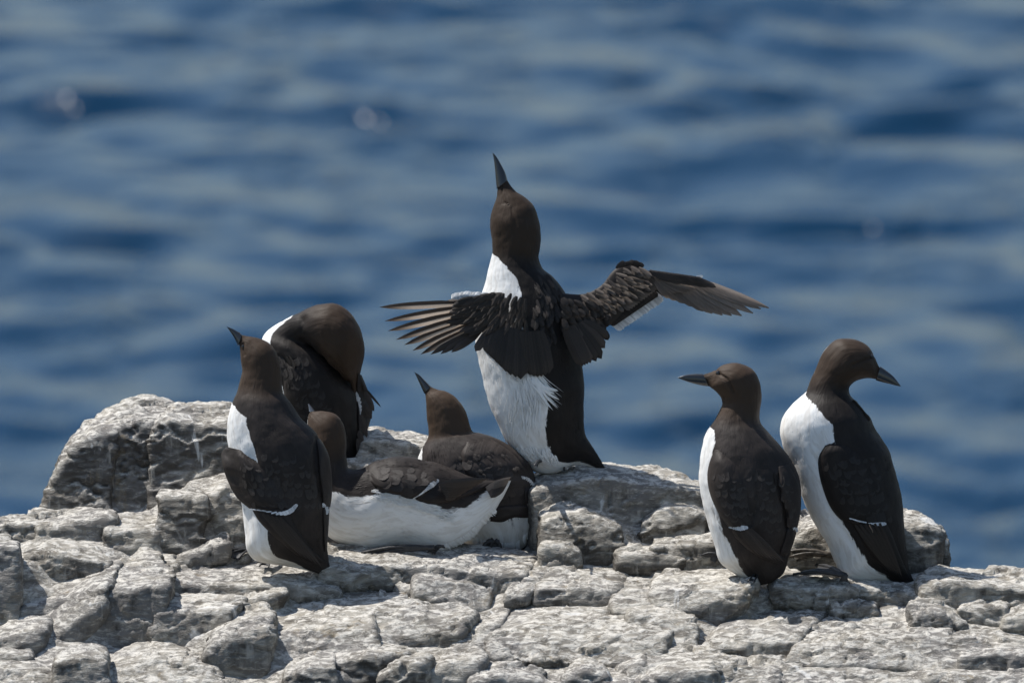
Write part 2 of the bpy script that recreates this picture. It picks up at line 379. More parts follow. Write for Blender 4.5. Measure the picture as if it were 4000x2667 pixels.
# the ledge the front-left bird stands on
B(T5, [(880, 960), (1000, 935), (1150, 905), (1350, 895), (1560, 920), (1800, 980)], [(860, 1060), (1050, 1080), (1280, 1065), (1490, 1055), (1780, 1085)], [(865, 1130), (1150, 1150), (1500, 1110), (1790, 1120)], sm=5)
B(T5, [(830, 1140), (950, 1110), (1150, 1105), (1310, 1120)], [(805, 1210), (1000, 1200), (1220, 1180)], [(790, 1350), (940, 1380), (1070, 1420), (1200, 1270)], sm=6)
B(T5, [(1260, 1120), (1380, 1080), (1500, 1060)], [(1250, 1170), (1400, 1130), (1500, 1100)], [(1240, 1230), (1400, 1170)], sm=6)
# rounded boulder and its slab
B(T5, [(1140, 1290), (1200, 1225), (1300, 1175), (1390, 1155), (1440, 1200)], [(1110, 1390), (1200, 1330), (1330, 1290), (1400, 1290)], [(1080, 1440), (1160, 1540), (1290, 1600), (1400, 1500)], sm=9)
B(T5, [(1370, 1190), (1420, 1130), (1500, 1090), (1600, 1065), (1760, 1072), (1960, 1110)], [(1340, 1350), (1500, 1330), (1700, 1300), (1960, 1290)], [(1300, 1600), (1520, 1520), (1700, 1480), (2000, 1400)], lean=0.00036, sm=6)
# bottom-left slabs
B(T5, [(300, 1440), (420, 1375), (500, 1368), (545, 1400)], [(300, 1475), (450, 1440), (560, 1455)], [(290, 1640), (580, 1640)], sm=6)
B(T5, [(570, 1450), (640, 1390), (720, 1355), (820, 1352), (960, 1385), (1090, 1435), (1160, 1510)], [(590, 1500), (760, 1450), (960, 1470), (1150, 1530)], [(580, 1660), (1180, 1660)], lean=0.00042, sm=6)
B(T5, [(-60, 1420), (20, 1395), (80, 1375), (175, 1375), (150, 1420)], [(-60, 1440), (150, 1440)], [(-60, 1480), (160, 1480)])
B(T5, [(-60, 1445), (150, 1445), (300, 1455), (440, 1480), (560, 1510)], [(-60, 1500), (200, 1510), (560, 1560)], [(-60, 1680), (600, 1680)], lean=0.00042, sm=4)
B(T5, [(630, 1545), (900, 1510), (1100, 1510), (1300, 1545), (1520, 1580)], [(630, 1580), (1100, 1560), (1520, 1610)], [(640, 1700), (1560, 1700)], lean=0.00042, sm=5)
B(T5, [(1500, 1500), (1560, 1430), (1640, 1400), (1760, 1400)], [(1500, 1540), (1640, 1490), (1760, 1490)], [(1500, 1680), (1800, 1680)], dark=True, sm=8)
# slab under the lying birds
B(T6, [(-120, 560), (100, 590), (230, 655), (450, 612), (700, 605), (900, 600), (1200, 590), (1340, 640)], [(220, 715), (450, 712), (800, 725), (1070, 790), (1250, 765)], [(-100, 800), (250, 800), (700, 830), (1080, 890), (1240, 830)], ramp=700, sm=5)
B(T6, [(-80, 600), (60, 640), (230, 700)], [(-80, 690), (100, 720), (220, 740)], [(-80, 830), (220, 830)], sm=6, dd=-0.01)
B(T6, [(-130, 735), (-60, 725), (60, 745), (80, 800)], [(-130, 775), (70, 800)], [(-130, 830), (70, 840)], sm=6)
B(T6, [(540, 745), (700, 735), (950, 760), (1065, 825)], [(560, 800), (800, 808), (1045, 850)], [(530, 880), (720, 930), (920, 990), (1000, 1050)], sm=6, lean=0.0004)
B(T6, [(430, 810), (470, 790), (520, 790), (540, 860)], [(440, 850), (530, 870)], [(450, 900), (540, 900)])
B(T6, [(-40, 850), (100, 815), (300, 808), (430, 815), (460, 875), (600, 870), (700, 905), (880, 950), (940, 1000)], [(-40, 1010), (300, 1010), (600, 1020), (880, 1060)], [(-40, 1260), (250, 1210), (500, 1250), (690, 1290), (850, 1130)], lean=0.0004, sm=6)
B(T6, [(-30, 1270), (120, 1222), (330, 1182), (450, 1205), (560, 1255)], [(-30, 1330), (150, 1290), (350, 1290)], [(-30, 1520), (280, 1520), (330, 1400)], sm=8, dark=True)
B(T6, [(330, 1345), (430, 1290), (560, 1262), (650, 1290)], [(300, 1430), (450, 1360), (590, 1340)], [(290, 1560), (590, 1560)], sm=8)
B(T6, [(660, 1300), (720, 1255), (830, 1230), (950, 1238), (1000, 1275)], [(600, 1420), (760, 1330), (900, 1330), (990, 1310)], [(590, 1560), (900, 1560), (960, 1380)], sm=8)
B(T6, [(880, 1055), (1000, 1000), (1100, 960), (1180, 955), (1130, 1030)], [(790, 1190), (920, 1170), (1010, 1180), (1090, 1080)], [(770, 1260), (900, 1260), (1010, 1260)], lean=0.0004, sm=6)
B(T6, [(1150, 840), (1220, 805), (1300, 800), (1330, 840)], [(1130, 880), (1300, 860)], [(1120, 960), (1250, 930)], sm=6)
B(T6, [(1250, 770), (1300, 700), (1380, 680), (1420, 720), (1370, 780)], [(1250, 800), (1360, 800)], [(1250, 850), (1350, 850)])
# right half of the ledge
B(T6, [(1345, 815), (1400, 740), (1460, 695), (1560, 668), (1760, 652), (1900, 664), (1960, 700), (1870, 850)], [(1330, 850), (1500, 835), (1700, 850), (1830, 880)], [(1330, 930), (1600, 950), (1820, 950)], sm=5, ramp=700)
B(T6, [(1060, 1000), (1130, 925), (1200, 870), (1300, 858), (1500, 862), (1700, 880), (1850, 905), (2100, 965), (2300, 1020)], [(1030, 1200), (1180, 1150), (1350, 1085), (1600, 1095), (1900, 1140), (2200, 1150)], [(1010, 1300), (1150, 1370), (1380, 1430), (1700, 1400), (1900, 1400), (2150, 1350)], lean=0.00042, sm=6, rough=0.8)
B(T6, [(1840, 890), (1880, 800), (1950, 725), (2150, 665), (2350, 640), (2500, 720)], [(1830, 930), (2000, 910), (2200, 930), (2450, 920)], [(1850, 1000), (2100, 1060), (2400, 1100)], sm=5, ramp=700, lean=0.0005)
B(T7, [(160, 640), (240, 600), (300, 560), (430, 505), (480, 560), (570, 680), (700, 750)], [(60, 810), (250, 830), (450, 850), (600, 800), (690, 770)], [(100, 950), (250, 1030), (370, 1080), (560, 930), (650, 840)], lean=0.00032, sm=5, ramp=700)
B(T7, [(-60, 840), (60, 850), (170, 880), (330, 945), (350, 1000)], [(-60, 960), (150, 980), (320, 1010)], [(-60, 1180), (200, 1180), (340, 1140)], lean=0.00036, sm=6)
B(T6, [(920, 1400), (1000, 1350), (1080, 1325), (1230, 1350), (1360, 1390), (1440, 1470)], [(910, 1470), (1100, 1410), (1300, 1440)], [(900, 1580), (1440, 1580)], sm=7)
B(T6, [(1520, 1390), (1570, 1310), (1650, 1278), (1750, 1298), (1810, 1390)], [(1500, 1450), (1650, 1390), (1800, 1420)], [(1500, 1580), (1820, 1580)], sm=9)
B(T6, [(1880, 1365), (1930, 1290), (2040, 1248), (2055, 1290)], [(1890, 1390), (1990, 1360), (2050, 1320)], [(1870, 1480), (1990, 1450), (2060, 1400)], sm=8)
B(T6, [(2000, 1400), (2060, 1280), (2200, 1215), (2400, 1200), (2560, 1250)], [(1990, 1470), (2200, 1400), (2500, 1400)], [(1990, 1600), (2560, 1600)], sm=6)
B(T6, [(1340, 1440), (1420, 1400), (1520, 1420)], [(1340, 1480), (1520, 1480)], [(1340, 1600), (1540, 1600)])
B(T6, [(1780, 1440), (1850, 1400), (2000, 1420)], [(1780, 1480), (2000, 1480)], [(1780, 1600), (2000, 1600)])
# rear mound under the wing-spreading bird
B(T6, [(1240, 110), (1330, 82), (1450, 58), (1600, 60), (1700, 48), (1800, 28), (1950, 25), (2100, 58), (2230, 95), (2420, 140)], [(1300, 200), (1480, 190), (1700, 120), (1900, 165), (2080, 190), (2200, 180), (2420, 215)], [(1330, 420), (1800, 480), (2000, 520), (2450, 480)], sm=5)
B(T6, [(1420, 92), (1470, 70), (1500, 100), (1490, 130)], [(1430, 140), (1500, 160)], [(1420, 220), (1500, 230)], dd=-0.004, sm=4)
B(T6, [(1540, 130), (1580, 90), (1680, 60), (1720, 70)], [(1520, 170), (1640, 130), (1720, 110)], [(1540, 230), (1700, 230)], dd=-0.012, sm=4)
B(T6, [(1360, 330), (1450, 258), (1560, 250), (1690, 280), (1800, 340), (1870, 430)], [(1360, 400), (1500, 360), (1650, 370), (1840, 450)], [(1370, 620), (1600, 670), (1850, 660), (1890, 570)], dark=True, sm=6)
B(T6, [(1560, 210), (1760, 130), (1960, 150), (2110, 210), (2100, 300)], [(1640, 260), (1800, 230), (1980, 260)], [(1780, 400), (1900, 470), (1990, 450)], sm=6, dd=0.0)
B(T7, [(30, 320), (85, 215), (200, 160), (330, 175), (405, 260), (410, 320)], [(15, 390), (150, 300), (300, 300), (405, 350)], [(5, 480), (180, 540), (320, 560), (395, 450)], dark=True, sm=9)
B(T6, [(1370, 520), (1440, 495), (1540, 520), (1620, 590)], [(1370, 570), (1450, 560), (1600, 600)], [(1370, 690), (1440, 700), (1620, 680)], sm=6)
B(T6, [(1880, 600), (1960, 560), (2150, 570), (2320, 600)], [(1880, 630), (2100, 620), (2300, 640)], [(1870, 700), (2300, 700)], dark=True)
B(T3, [(480, 560), (530, 512), (600, 506), (640, 548), (780, 536), (900, 560), (1000, 590)], [(480, 620), (560, 600), (700, 640), (860, 660), (1000, 660)], [(450, 900), (1000, 900)], sm=4)
B(T3, [(200, 700), (480, 640), (760, 660), (1200, 700)], [(200, 780), (700, 760), (1200, 800)], [(200, 1000), (1200, 1050)], sm=5, dd=0.03)
B(T0, [(1000, 1760), (1250, 1740), (1500, 1790)], [(1000, 1850), (1250, 1850), (1500, 1880)], [(1000, 2100), (1500, 2120)], sm=5, dd=0.12)
B(T0, [(1450, 1840), (1800, 1830), (2150, 1880)], [(1450, 1930), (1800, 1950), (2150, 1960)], [(1450, 2130), (2150, 2140)], sm=5, dd=0.14)
B(T0, [(2550, 2080), (2800, 2060), (3100, 2080)], [(2550, 2140), (2800, 2130), (3100, 2150)], [(2550, 2260), (3100, 2260)], sm=5, dd=0.03)
# boulder behind the right-hand bird
B(T7, [(900, 470), (960, 370), (1020, 335), (1120, 330), (1300, 320), (1450, 320)], [(880, 540), (1000, 440), (1150, 400), (1400, 400)], [(880, 640), (1150, 640), (1450, 640)], sm=6)
B(T7, [(1300, 310), (1600, 297), (1700, 318), (1790, 360), (1850, 420)], [(1400, 420), (1620, 395), (1760, 420), (1830, 450)], [(1400, 660), (1640, 690), (1800, 670)], dark=True, sm=5)
B(T7, [(1790, 370), (1860, 425), (1888, 480)], [(1800, 450), (1850, 460), (1890, 520)], [(1760, 660), (1885, 670)], dark=True, sm=4, dd=0.03)
B(T7, [(1600, 570), (1680, 560), (1740, 610)], [(1600, 620), (1730, 640)], [(1600, 700), (1740, 700)], dd=0.02)
B(T7, [(1100, 760), (1300, 722), (1420, 730), (1560, 765), (1720, 775)], [(1080, 800), (1300, 792), (1500, 805), (1720, 815)], [(1080, 900), (1400, 900), (1720, 890)], sm=4)
B(T7, [(860, 660), (900, 615), (960, 620), (985, 680)], [(860, 690), (985, 700)], [(860, 740), (990, 740)], sm=5)
B(T7, [(820, 745), (1000, 738), (1180, 765), (1240, 795)], [(820, 780), (1200, 805)], [(820, 880), (1240, 880)], sm=5)
# right edge
B(T7, [(1690, 750), (1750, 685), (1840, 648), (2000, 655), (2200, 685), (2420, 705)], [(1720, 790), (1900, 760), (2100, 780), (2420, 800)], [(1760, 880), (1960, 920), (2100, 960), (2420, 960)], rough=1.3, sm=4)
B(T7, [(1960, 890), (2000, 840), (2080, 803), (2180, 800), (2260, 840)], [(1945, 920), (2080, 890), (2240, 900)], [(1990, 960), (2120, 1010), (2240, 1020)], sm=7)
B(T7, [(2230, 950), (2290, 890), (2420, 850)], [(2230, 980), (2420, 940)], [(2230, 1040), (2420, 1040)], sm=7)
B(T7, [(560, 925), (640, 850), (780, 782), (900, 765), (1080, 780), (1170, 850), (1140, 930)], [(390, 1140), (560, 1060), (760, 1080), (960, 1060)], [(360, 1180), (600, 1240), (850, 1230), (980, 1110)], lean=0.00032, sm=6, ramp=700, rough=0.8)
B(T7, [(1180, 880), (1230, 830), (1320, 808), (1420, 815), (1460, 860)], [(1190, 905), (1320, 890), (1450, 890)], [(1190, 960), (1450, 940)])
B(T7, [(1160, 960), (1260, 890), (1500, 860), (1660, 830), (1900, 880), (2100, 975), (2420, 1050)], [(940, 1130), (1200, 1090), (1500, 1080), (1750, 1070), (1960, 1090), (2420, 1180)], [(880, 1230), (1250, 1300), (1600, 1320), (1950, 1300), (2420, 1330)], lean=0.00042, sm=5, rough=0.75)
B(T7, [(1650, 860), (1750, 800), (1850, 840), (1960, 930), (2000, 1000)], [(1650, 930), (1800, 930), (1950, 1010)], [(1700, 1060), (1960, 1080)], dd=-0.006, sm=5)
B(T7, [(-60, 1190), (100, 1140), (250, 1125), (420, 1150), (640, 1200), (900, 1225)], [(-60, 1260), (200, 1230), (450, 1240), (850, 1290)], [(-60, 1460), (850, 1460)], lean=0.00042, sm=6)
B(T7, [(640, 1335), (760, 1285), (950, 1280), (1200, 1310), (1400, 1330), (1700, 1380)], [(640, 1370), (950, 1340), (1400, 1390)], [(640, 1500), (1700, 1500)], lean=0.00042, sm=5)
B(T7, [(860, 1235), (1100, 1240), (1300, 1245), (1500, 1290), (1600, 1320)], [(860, 1290), (1100, 1290), (1450, 1330)], [(880, 1480), (1600, 1480)], lean=0.00042, sm=5, dd=0.01)
B(T7, [(1440, 1300), (1700, 1250), (2000, 1230), (2420, 1230)], [(1440, 1360), (1800, 1330), (2420, 1330)], [(1440, 1500), (2420, 1500)], lean=0.00042, sm=5, rough=0.75)
B(T7, [(1980, 1150), (2100, 1100), (2250, 1110), (2420, 1150)], [(1960, 1210), (2200, 1180), (2420, 1210)], [(1960, 1290), (2420, 1300)], sm=6)

def displace(co, no, seed, rough):
    q = co
    warp = np.stack([fbm(q * 30, 2, 21), fbm(q * 30 + 9, 2, 25), fbm(q * 30 + 21, 2, 29)], 1)
    d = 0.0042 + 0.0036 * fbm(q * 13, 3, 11) * rough
    # broken facets, two sizes
    f1, f2, h, v = worley(q * np.array([13, 13, 19]) + 0.22 * warp, 31)
    g = np.stack([_r01(h, 7), _r01(h, 8), _r01(h, 9)], 1) * 2 - 1
    d += 0.0062 * rough * (g * v).sum(1) + 0.0010 * (_r01(h, 10) - 0.5) * rough
    f1, f2, h, v = worley(q * np.array([42, 42, 64]) + 0.3 * warp, 37)
    g = np.stack([_r01(h, 7), _r01(h, 8), _r01(h, 9)], 1) * 2 - 1
    d += 0.0015 * rough * (g * v).sum(1)
    # hairline joints
    f1, f2, h, v = worley(q * np.array([7.5, 7.5, 9]) + 0.3 * warp, 41)
    d -= 0.0045 * (1 - sstep(0.0, 0.045, f2 - f1)) * sstep(-0.1, 0.3, fbm(q * 7, 2, 43))
    # thin bedding, tilted
    z = (q @ np.array([0.16, 0.22, 1.0]))[:, None]
    d += 0.0011 * rough * fbm(np.hstack([q[:, :2] * 14, z * 150]) + warp * 0.5, 3, 51, 0.6)
    d += 0.0008 * rough * fbm(q * 120, 3, 53, 0.6)
    d -= 0.0018 * rough * sstep(0.5, 0.9, fbm(q * 52, 2, 61))
    return co + no * d[:, None]

ground = None
ROCKV, ROCKF = [], []
def build_rocks():
    global ground
    objs = []; stones = []
    for bi, b in enumerate(BLOCKS):
        bk, fr, bo = (np.array(b[k]) for k in ('back', 'front', 'bottom'))
        dbo = G(np.minimum(bo[:, 1], 2740)) * 1.0 + b['dd']
        yb = bo[:, 1].mean(); yf = fr[:, 1].mean()
        db = dbo.mean()
        pb = P(bo[:, 0], bo[:, 1], db + 0 * bo[:, 1])
        dfr = db + b['lean'] * np.maximum(np.interp(fr[:, 0], *zip(*sorted(map(tuple, bo)))) - fr[:, 1], 0)
        pf = P(fr[:, 0], fr[:, 1], dfr)
        dbk = np.interp(bk[:, 0], *zip(*sorted(zip(fr[:, 0], dfr)))) + np.maximum(np.interp(bk[:, 0], *zip(*sorted(map(tuple, fr)))) - bk[:, 1], 8) / b['ramp']
        pk = P(bk[:, 0], bk[:, 1], dbk)
        hgt = max((yb - yf) * PX, 0.02) + (0.12 if fr[:, 1].mean() < 2080 else 0.0)
        low = pk.copy(); low[:, 2] -= hgt; low[:, 1] += 0.01
        low2 = pb.copy(); low2[:, 2] -= 0.03 + (0.08 if yb < 2180 else 0); low2[:, 1] += 0.02
        bm = bmesh.new()
        for p in np.vstack([pb, pf, pk, low, low2]): bm.verts.new(p)
        r = bmesh.ops.convex_hull(bm, input=bm.verts)
        junk = [g for g in set(r['geom_interior'] + r['geom_unused']) if isinstance(g, bmesh.types.BMVert)]
        bmesh.ops.delete(bm, geom=junk, context='VERTS')
        me = bpy.data.meshes.new('stone'); bm.to_mesh(me); bm.free()
        o = bpy.data.objects.new('tmp', me); COL.objects.link(o)
        mo = o.modifiers.new('r', 'REMESH'); mo.mode = 'VOXEL'; mo.voxel_size = b['vox']
        ms = o.modifiers.new('s', 'SMOOTH'); ms.iterations = max(1, b['sm'] // 2 - 1); ms.factor = 0.5
        objs.append((o, b))
    dg = bpy.context.evaluated_depsgraph_get()
    parts, nos = [], []
    meshes = []
    for o, b in objs:
        me = bpy.data.meshes.new_from_object(o.evaluated_get(dg)); meshes.append(me)
        n = len(me.vertices)
        co = np.empty(n * 3, np.float32); me.vertices.foreach_get('co', co); parts.append(co.reshape(-1, 3).astype(float))
        no = np.empty(n * 3, np.float32); me.vertex_normals.foreach_get('vector', no); nos.append(no.reshape(-1, 3).astype(float))
    rr = np.concatenate([np.full(len(p), b['rough']) for p, (o, b) in zip(parts, objs)])
    allc = displace(np.vstack(parts), np.vstack(nos), 0, rr)
    k = 0
    for (o, b), me, p in zip(objs, meshes, parts):
        n = len(p); me.vertices.foreach_set('co', allc[k:k + n].astype(np.float32).ravel()); me.update()
        old = o.data; bpy.data.objects.remove(o); bpy.data.meshes.remove(old)
        me.name = 'stone'
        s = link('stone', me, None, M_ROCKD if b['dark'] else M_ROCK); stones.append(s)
        f = np.empty(len(me.polygons) * 4, np.int32)
        me.polygons.foreach_get('vertices', f)
        ROCKF.append(f.reshape(-1, 4) + k); k += n
    # bed rock: a sheet that follows the blocks closely, so that the joints between them are shallow cracks
    X0, Y0, cs = -1.3, -0.95, 0.008; nx, ny = 326, 220
    H = np.full((ny, nx), -9.0); gi = ((allc[:, 1] - Y0) / cs).astype(int); gj = ((allc[:, 0] - X0) / cs).astype(int)
    ok = (gi >= 0) & (gi < ny) & (gj >= 0) & (gj < nx); np.maximum.at(H, (gi[ok], gj[ok]), allc[ok, 2])
    def shift_op(M, op, n):
        for _ in range(n):
            E = np.pad(M, 1, mode='edge')
            M = op.reduce([E[1:-1, 1:-1], E[:-2, 1:-1], E[2:, 1:-1], E[1:-1, :-2], E[1:-1, 2:]])
        return M
    H = shift_op(shift_op(H, np.maximum, 5), np.minimum, 7)
    xs = X0 + cs * (np.arange(nx) + 0.5); ys = Y0 + cs * (np.arange(ny) + 0.5); XX, YY = np.meshgrid(xs, ys)
    plane = -0.36 - 0.11 + 0.26 * np.clip(YY, -0.9, 0.2) - 2.5 * np.maximum(YY - 0.30, 0) - 0.5 * np.maximum(np.abs(XX) - 0.85, 0)
    H = np.maximum(H - 0.013 - 0.008 * sstep(0.0, 0.18, YY), plane)
    for _ in range(2):
        E = np.pad(H, 1, mode='edge'); H = (E[:-2, 1:-1] + E[2:, 1:-1] + E[1:-1, :-2] + E[1:-1, 2:] + 2 * H) / 6
    V = np.stack([XX.ravel(), YY.ravel(), H.ravel()], 1); V[:, 2] += 0.003 * fbm(V * 30, 3, 77)
    i = np.arange((ny - 1) * (nx - 1)); r, c = i // (nx - 1), i % (nx - 1); q = r * nx + c
    F = np.stack([q, q + 1, q + nx + 1, q + nx], 1)
    rim = list(range(nx)) + [nx * k + nx - 1 for k in range(1, ny)] + [nx * (ny - 1) + k for k in range(nx - 2, -1, -1)] + [nx * k for k in range(ny - 2, 0, -1)]
    low = V[rim].copy(); low[:, 2] = SEA_Z - 2; low[:, 0] *= 3.0; low[:, 1] = (low[:, 1] + 0.2) * 4
    n0 = len(V); V = np.vstack([V, low]); m = len(rim)
    FF = [tuple(x) for x in F] + [(rim[k], n0 + k, n0 + (k + 1) % m, rim[(k + 1) % m]) for k in range(m)]
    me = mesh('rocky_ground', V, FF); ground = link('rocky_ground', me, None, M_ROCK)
    bm = bmesh.new(); bm.from_mesh(me); bmesh.ops.recalc_face_normals(bm, faces=bm.faces); bm.to_mesh(me); bm.free()
    ground['kind'] = 'structure'; ground['label'] = 'pale grey fissured limestone ledge that the birds stand on'
    for st in stones: st.parent = ground
    ROCKF.append(F + len(allc)); allc = np.vstack([allc, V[:n0]])
    ROCKV.append(allc)
    print('ROCK verts', len(allc))
build_rocks()
ROCK_BVH = BVHTree.FromPolygons(ROCKV[0].tolist(), np.vstack(ROCKF).tolist())
def ray(bvhs, x, y):
    """depth of the first surface seen at a photograph pixel"""
    p = P(x, y, 0.0); d = p - CAM; d = d / np.linalg.norm(d); best = None
    for b in bvhs:
        h = b.ray_cast(Vector(CAM), Vector(d))
        if h[0] is not None:
            q = float(np.dot(np.array(h[0]) - CAM, FWD)) - DIST
            if best is None or q < best: best = q
    return best
def ray_n(bvhs, x, y):
    p = P(x, y, 0.0); d = p - CAM; d = d / np.linalg.norm(d); best = None; nn = -FWD
    for b in bvhs:
        h = b.ray_cast(Vector(CAM), Vector(d))
        if h[0] is not None and (best is None or h[3] < best):
            best = h[3]; nn = np.array(h[1]); nn = -nn if np.dot(nn, d) > 0 else nn
    return nn
def rock_d(x, y):
    q = ray([ROCK_BVH], x, y); return 0.0 if q is None else q
# ------------------------------------------------------------------ birds
rnd = random.Random(4)
NSEG, NRING = 104, 250

def ring_mesh(A, Bp, kk, dd, d0, nseg, pw=2.0):
    """closed tube through sections: A and Bp are the two silhouette points, kk the depth ratio"""
    n = len(A); th = np.linspace(0, 2 * math.pi, nseg, endpoint=False)
    C = (A + Bp) / 2; H = (Bp - A) / 2; hl = np.linalg.norm(H, axis=1)
    c, s = np.cos(th), np.sin(th)
    cc = np.sign(c) * np.abs(c) ** (2 / pw); ss = np.sign(s) * np.abs(s) ** (2 / pw)
    x = C[:, None, 0] - cc[None] * H[:, None, 0]; y = C[:, None, 1] - cc[None] * H[:, None, 1]
    d = d0 + dd[:, None] - ss[None] * (hl * kk * PX)[:, None]
    V = P(x.ravel(), y.ravel(), d.ravel())
    F = []
    for i in range(n - 1):
        for j in range(nseg):
            a = i * nseg + j; b = i * nseg + (j + 1) % nseg
            F.append((a, b, b + nseg, a + nseg))
    m = len(V)
    e0 = V[:nseg].mean(0); e1 = V[(n - 1) * nseg:].mean(0)
    V = np.vstack([V, e0, e1])
    for j in range(nseg):
        F.append((m, (j + 1) % nseg, j)); q = (n - 1) * nseg
        F.append((m + 1, q + j, q + (j + 1) % nseg))
    return V, F, x, y, d

def orient(me):
    bm = bmesh.new(); bm.from_mesh(me); bmesh.ops.recalc_face_normals(bm, faces=bm.faces); bm.to_mesh(me); bm.free()

class Bird:
    def __init__(s, t, d0, stand, label, tone=1.0):
        s.t, s.d0, s.bvhs, s.tone = t, d0, [], tone
        q = tone * 0.9; s.flat = feather_material('folded_covert', (0.026 * q, 0.0212 * q, 0.0192 * q), (0.024 * q, 0.0195 * q, 0.0178 * q), (0.036 * q, 0.0292 * q, 0.0256 * q), 0.0, 0.2)
        s.root = bpy.data.objects.new('guillemot', None); COL.objects.link(s.root)
        s.base = P(*t(stand), d0); s.root.location = s.base; s.root.empty_display_size = 0.05
        s.root['label'] = label; s.root['category'] = 'bird'; s.root['group'] = 'guillemots on the rock ledge'
    def add(s, name, V, F, mat, attrs=None, parent=None, solid=True, fix=True):
        me = mesh(name, np.asarray(V) - s.base, F, attrs)
        if fix: orient(me)
        o = link(name, me, parent or s.root, mat)
        if solid: s.bvhs.append(BVHTree.FromPolygons([tuple(v) for v in V], [tuple(f) for f in F]))
        return o
    def body(s, secs, white, head, d=None, creases=(), lumps=(), dirt=(0, 0), fleck=(0, 0), belly=0, k=0.8):
        """secs: rows (Ax, Ay, Bx, By[, k, dd]); white: (v, half angle) pairs; head: v where the hood begins"""
        t = s.t; rows = []
        for r in secs:
            a = t(r[0:2]); b = t(r[2:4]); rows.append((*a, *b, r[4] if len(r) > 4 else k, (r[5] if len(r) > 5 else 0) * PX))
        K = cr(rows, NRING)
        A, Bp, kk, dd = K[:, 0:2], K[:, 2:4], np.maximum(K[:, 4], 0.05), K[:, 5]
        V, F, x, y, dep = ring_mesh(A, Bp, kk, dd, s.d0, NSEG)
        n = len(rows); v = np.linspace(0, n - 1, NRING)
        wv, ww = zip(*white); whalf = np.interp(v, wv, ww)
        bl = np.interp(v, *zip(*belly)) if not isinstance(belly, (int, float)) else np.full(NRING, float(belly))
        th = np.degrees(np.linspace(0, 2 * math.pi, NSEG, endpoint=False))
        da = np.abs((th[None] - bl[:, None] + 180) % 360 - 180)
        hl = np.linalg.norm(Bp - A, axis=1) / 2 * PX
        wd = (whalf[:, None] - da) * math.pi / 180 * np.maximum(hl[:, None], 0.012)
        arc = np.concatenate([[0], np.cumsum(np.linalg.norm(np.diff((A + Bp) / 2, axis=0), axis=1))]) * PX
        fv = np.repeat(arc[:, None], NSEG, 1)
        ang = np.radians(((th[None] - bl[:, None] + 180) % 360) - 180)
        fu = np.abs(ang) * 0.05 + np.sign(ang) * 0.0
        hd = np.repeat(sstep(head[0], head[1], v)[:, None], NSEG, 1)
        fk = np.clip(1 - np.abs(wd) / 0.03, 0, 1) * (sstep(fleck[0], fleck[0] + 0.6, v) * (1 - sstep(fleck[1] - 0.6, fleck[1], v)))[:, None] if fleck[1] else 0 * wd
        dt = np.repeat((1 - sstep(dirt[0], dirt[1], v))[:, None], NSEG, 1) if dirt[1] else 0 * wd
        pad = lambda q: np.concatenate([q.ravel(), [q[0].mean(), q[-1].mean()]])
        at = dict(wd=pad(wd), fv=pad(fv), fu=pad(fu), hd=pad(hd), fk=pad(fk), dirt=pad(dt), tn=np.full(wd.size + 2, s.tone))
        # soft unevenness of the plumage, folds pressed in along drawn lines
        nn = np.array(V); c3 = P(((A + Bp) / 2)[:, 0], ((A + Bp) / 2)[:, 1], s.d0 + dd)
        cen = np.vstack([np.repeat(c3, NSEG, 0), c3[:1], c3[-1:]])
        nrm = nn - cen; nrm /= np.maximum(np.linalg.norm(nrm, axis=1, keepdims=True), 1e-6)
        off = 0.0011 * fbm(nn * 38, 3, 5) + 0.0016 * fbm(nn * 15, 2, 6)
        side = nrm @ FWD < 0.25
        px = np.concatenate([x.ravel(), [x[0].mean(), x[-1].mean()]]); py = np.concatenate([y.ravel(), [y[0].mean(), y[-1].mean()]])
        for cs in creases:
            pts = cr([t(p) for p in cs[0]], 40); wdt, dp = cs[1], cs[2]
            dist = np.sqrt(((px[:, None] - pts[None, :, 0]) ** 2 + (py[:, None] - pts[None, :, 1]) ** 2)).min(1)
            off -= np.where(side, dp * np.exp(-(dist / wdt) ** 2), 0)
        V = nn + nrm * off[:, None]
        s.A, s.B, s.V, s.at, s.nrm, s.F = A, Bp, V, at, nrm, F
        s.bodyo = s.add('body', V, F, M_PLUM, at)
        return s.bodyo
    def fuzz(s, n=7000, seed=1, long=1.0):
        """small body feathers lying tailward over the skin, coloured like the skin beneath"""
        r = np.random.default_rng(seed); V0 = s.V[:NRING * NSEG].reshape(NRING, NSEG, 3); N0 = s.nrm[:NRING * NSEG].reshape(NRING, NSEG, 3)
        wgt = np.linalg.norm(V0[:, 0] - V0[:, NSEG // 2], axis=1) * np.concatenate([[0], np.linalg.norm(np.diff(V0.mean(1), axis=0), axis=1)]); wgt[:6] = 0
        i = r.choice(NRING, n, p=wgt / wgt.sum()); j = r.integers(0, NSEG, n); f = r.random((n, 1))
        p = V0[i, j] * f + V0[np.maximum(i - 1, 0), j] * (1 - f); nn = N0[i, j]
        t = V0[np.maximum(i - 5, 0), j] - V0[i, j]; t /= np.maximum(np.linalg.norm(t, axis=1, keepdims=True), 1e-9)
        nn = nn - t * (nn * t).sum(1, keepdims=True); nn /= np.maximum(np.linalg.norm(nn, axis=1, keepdims=True), 1e-9)
        b = np.cross(t, nn); b += t * 0; hl = np.linalg.norm(V0[:, 0] - V0[:, NSEG // 2], axis=1)[i] / 2
        L = (np.clip(hl * 0.11, 0.0018, 0.0055) * r.uniform(.7, 1.3, n) * long)[:, None]; W = L * r.uniform(.22, .34, (n, 1))
        t = t + b * r.normal(0, .12, (n, 1)); lf = r.uniform(.0, .035, (n, 1))
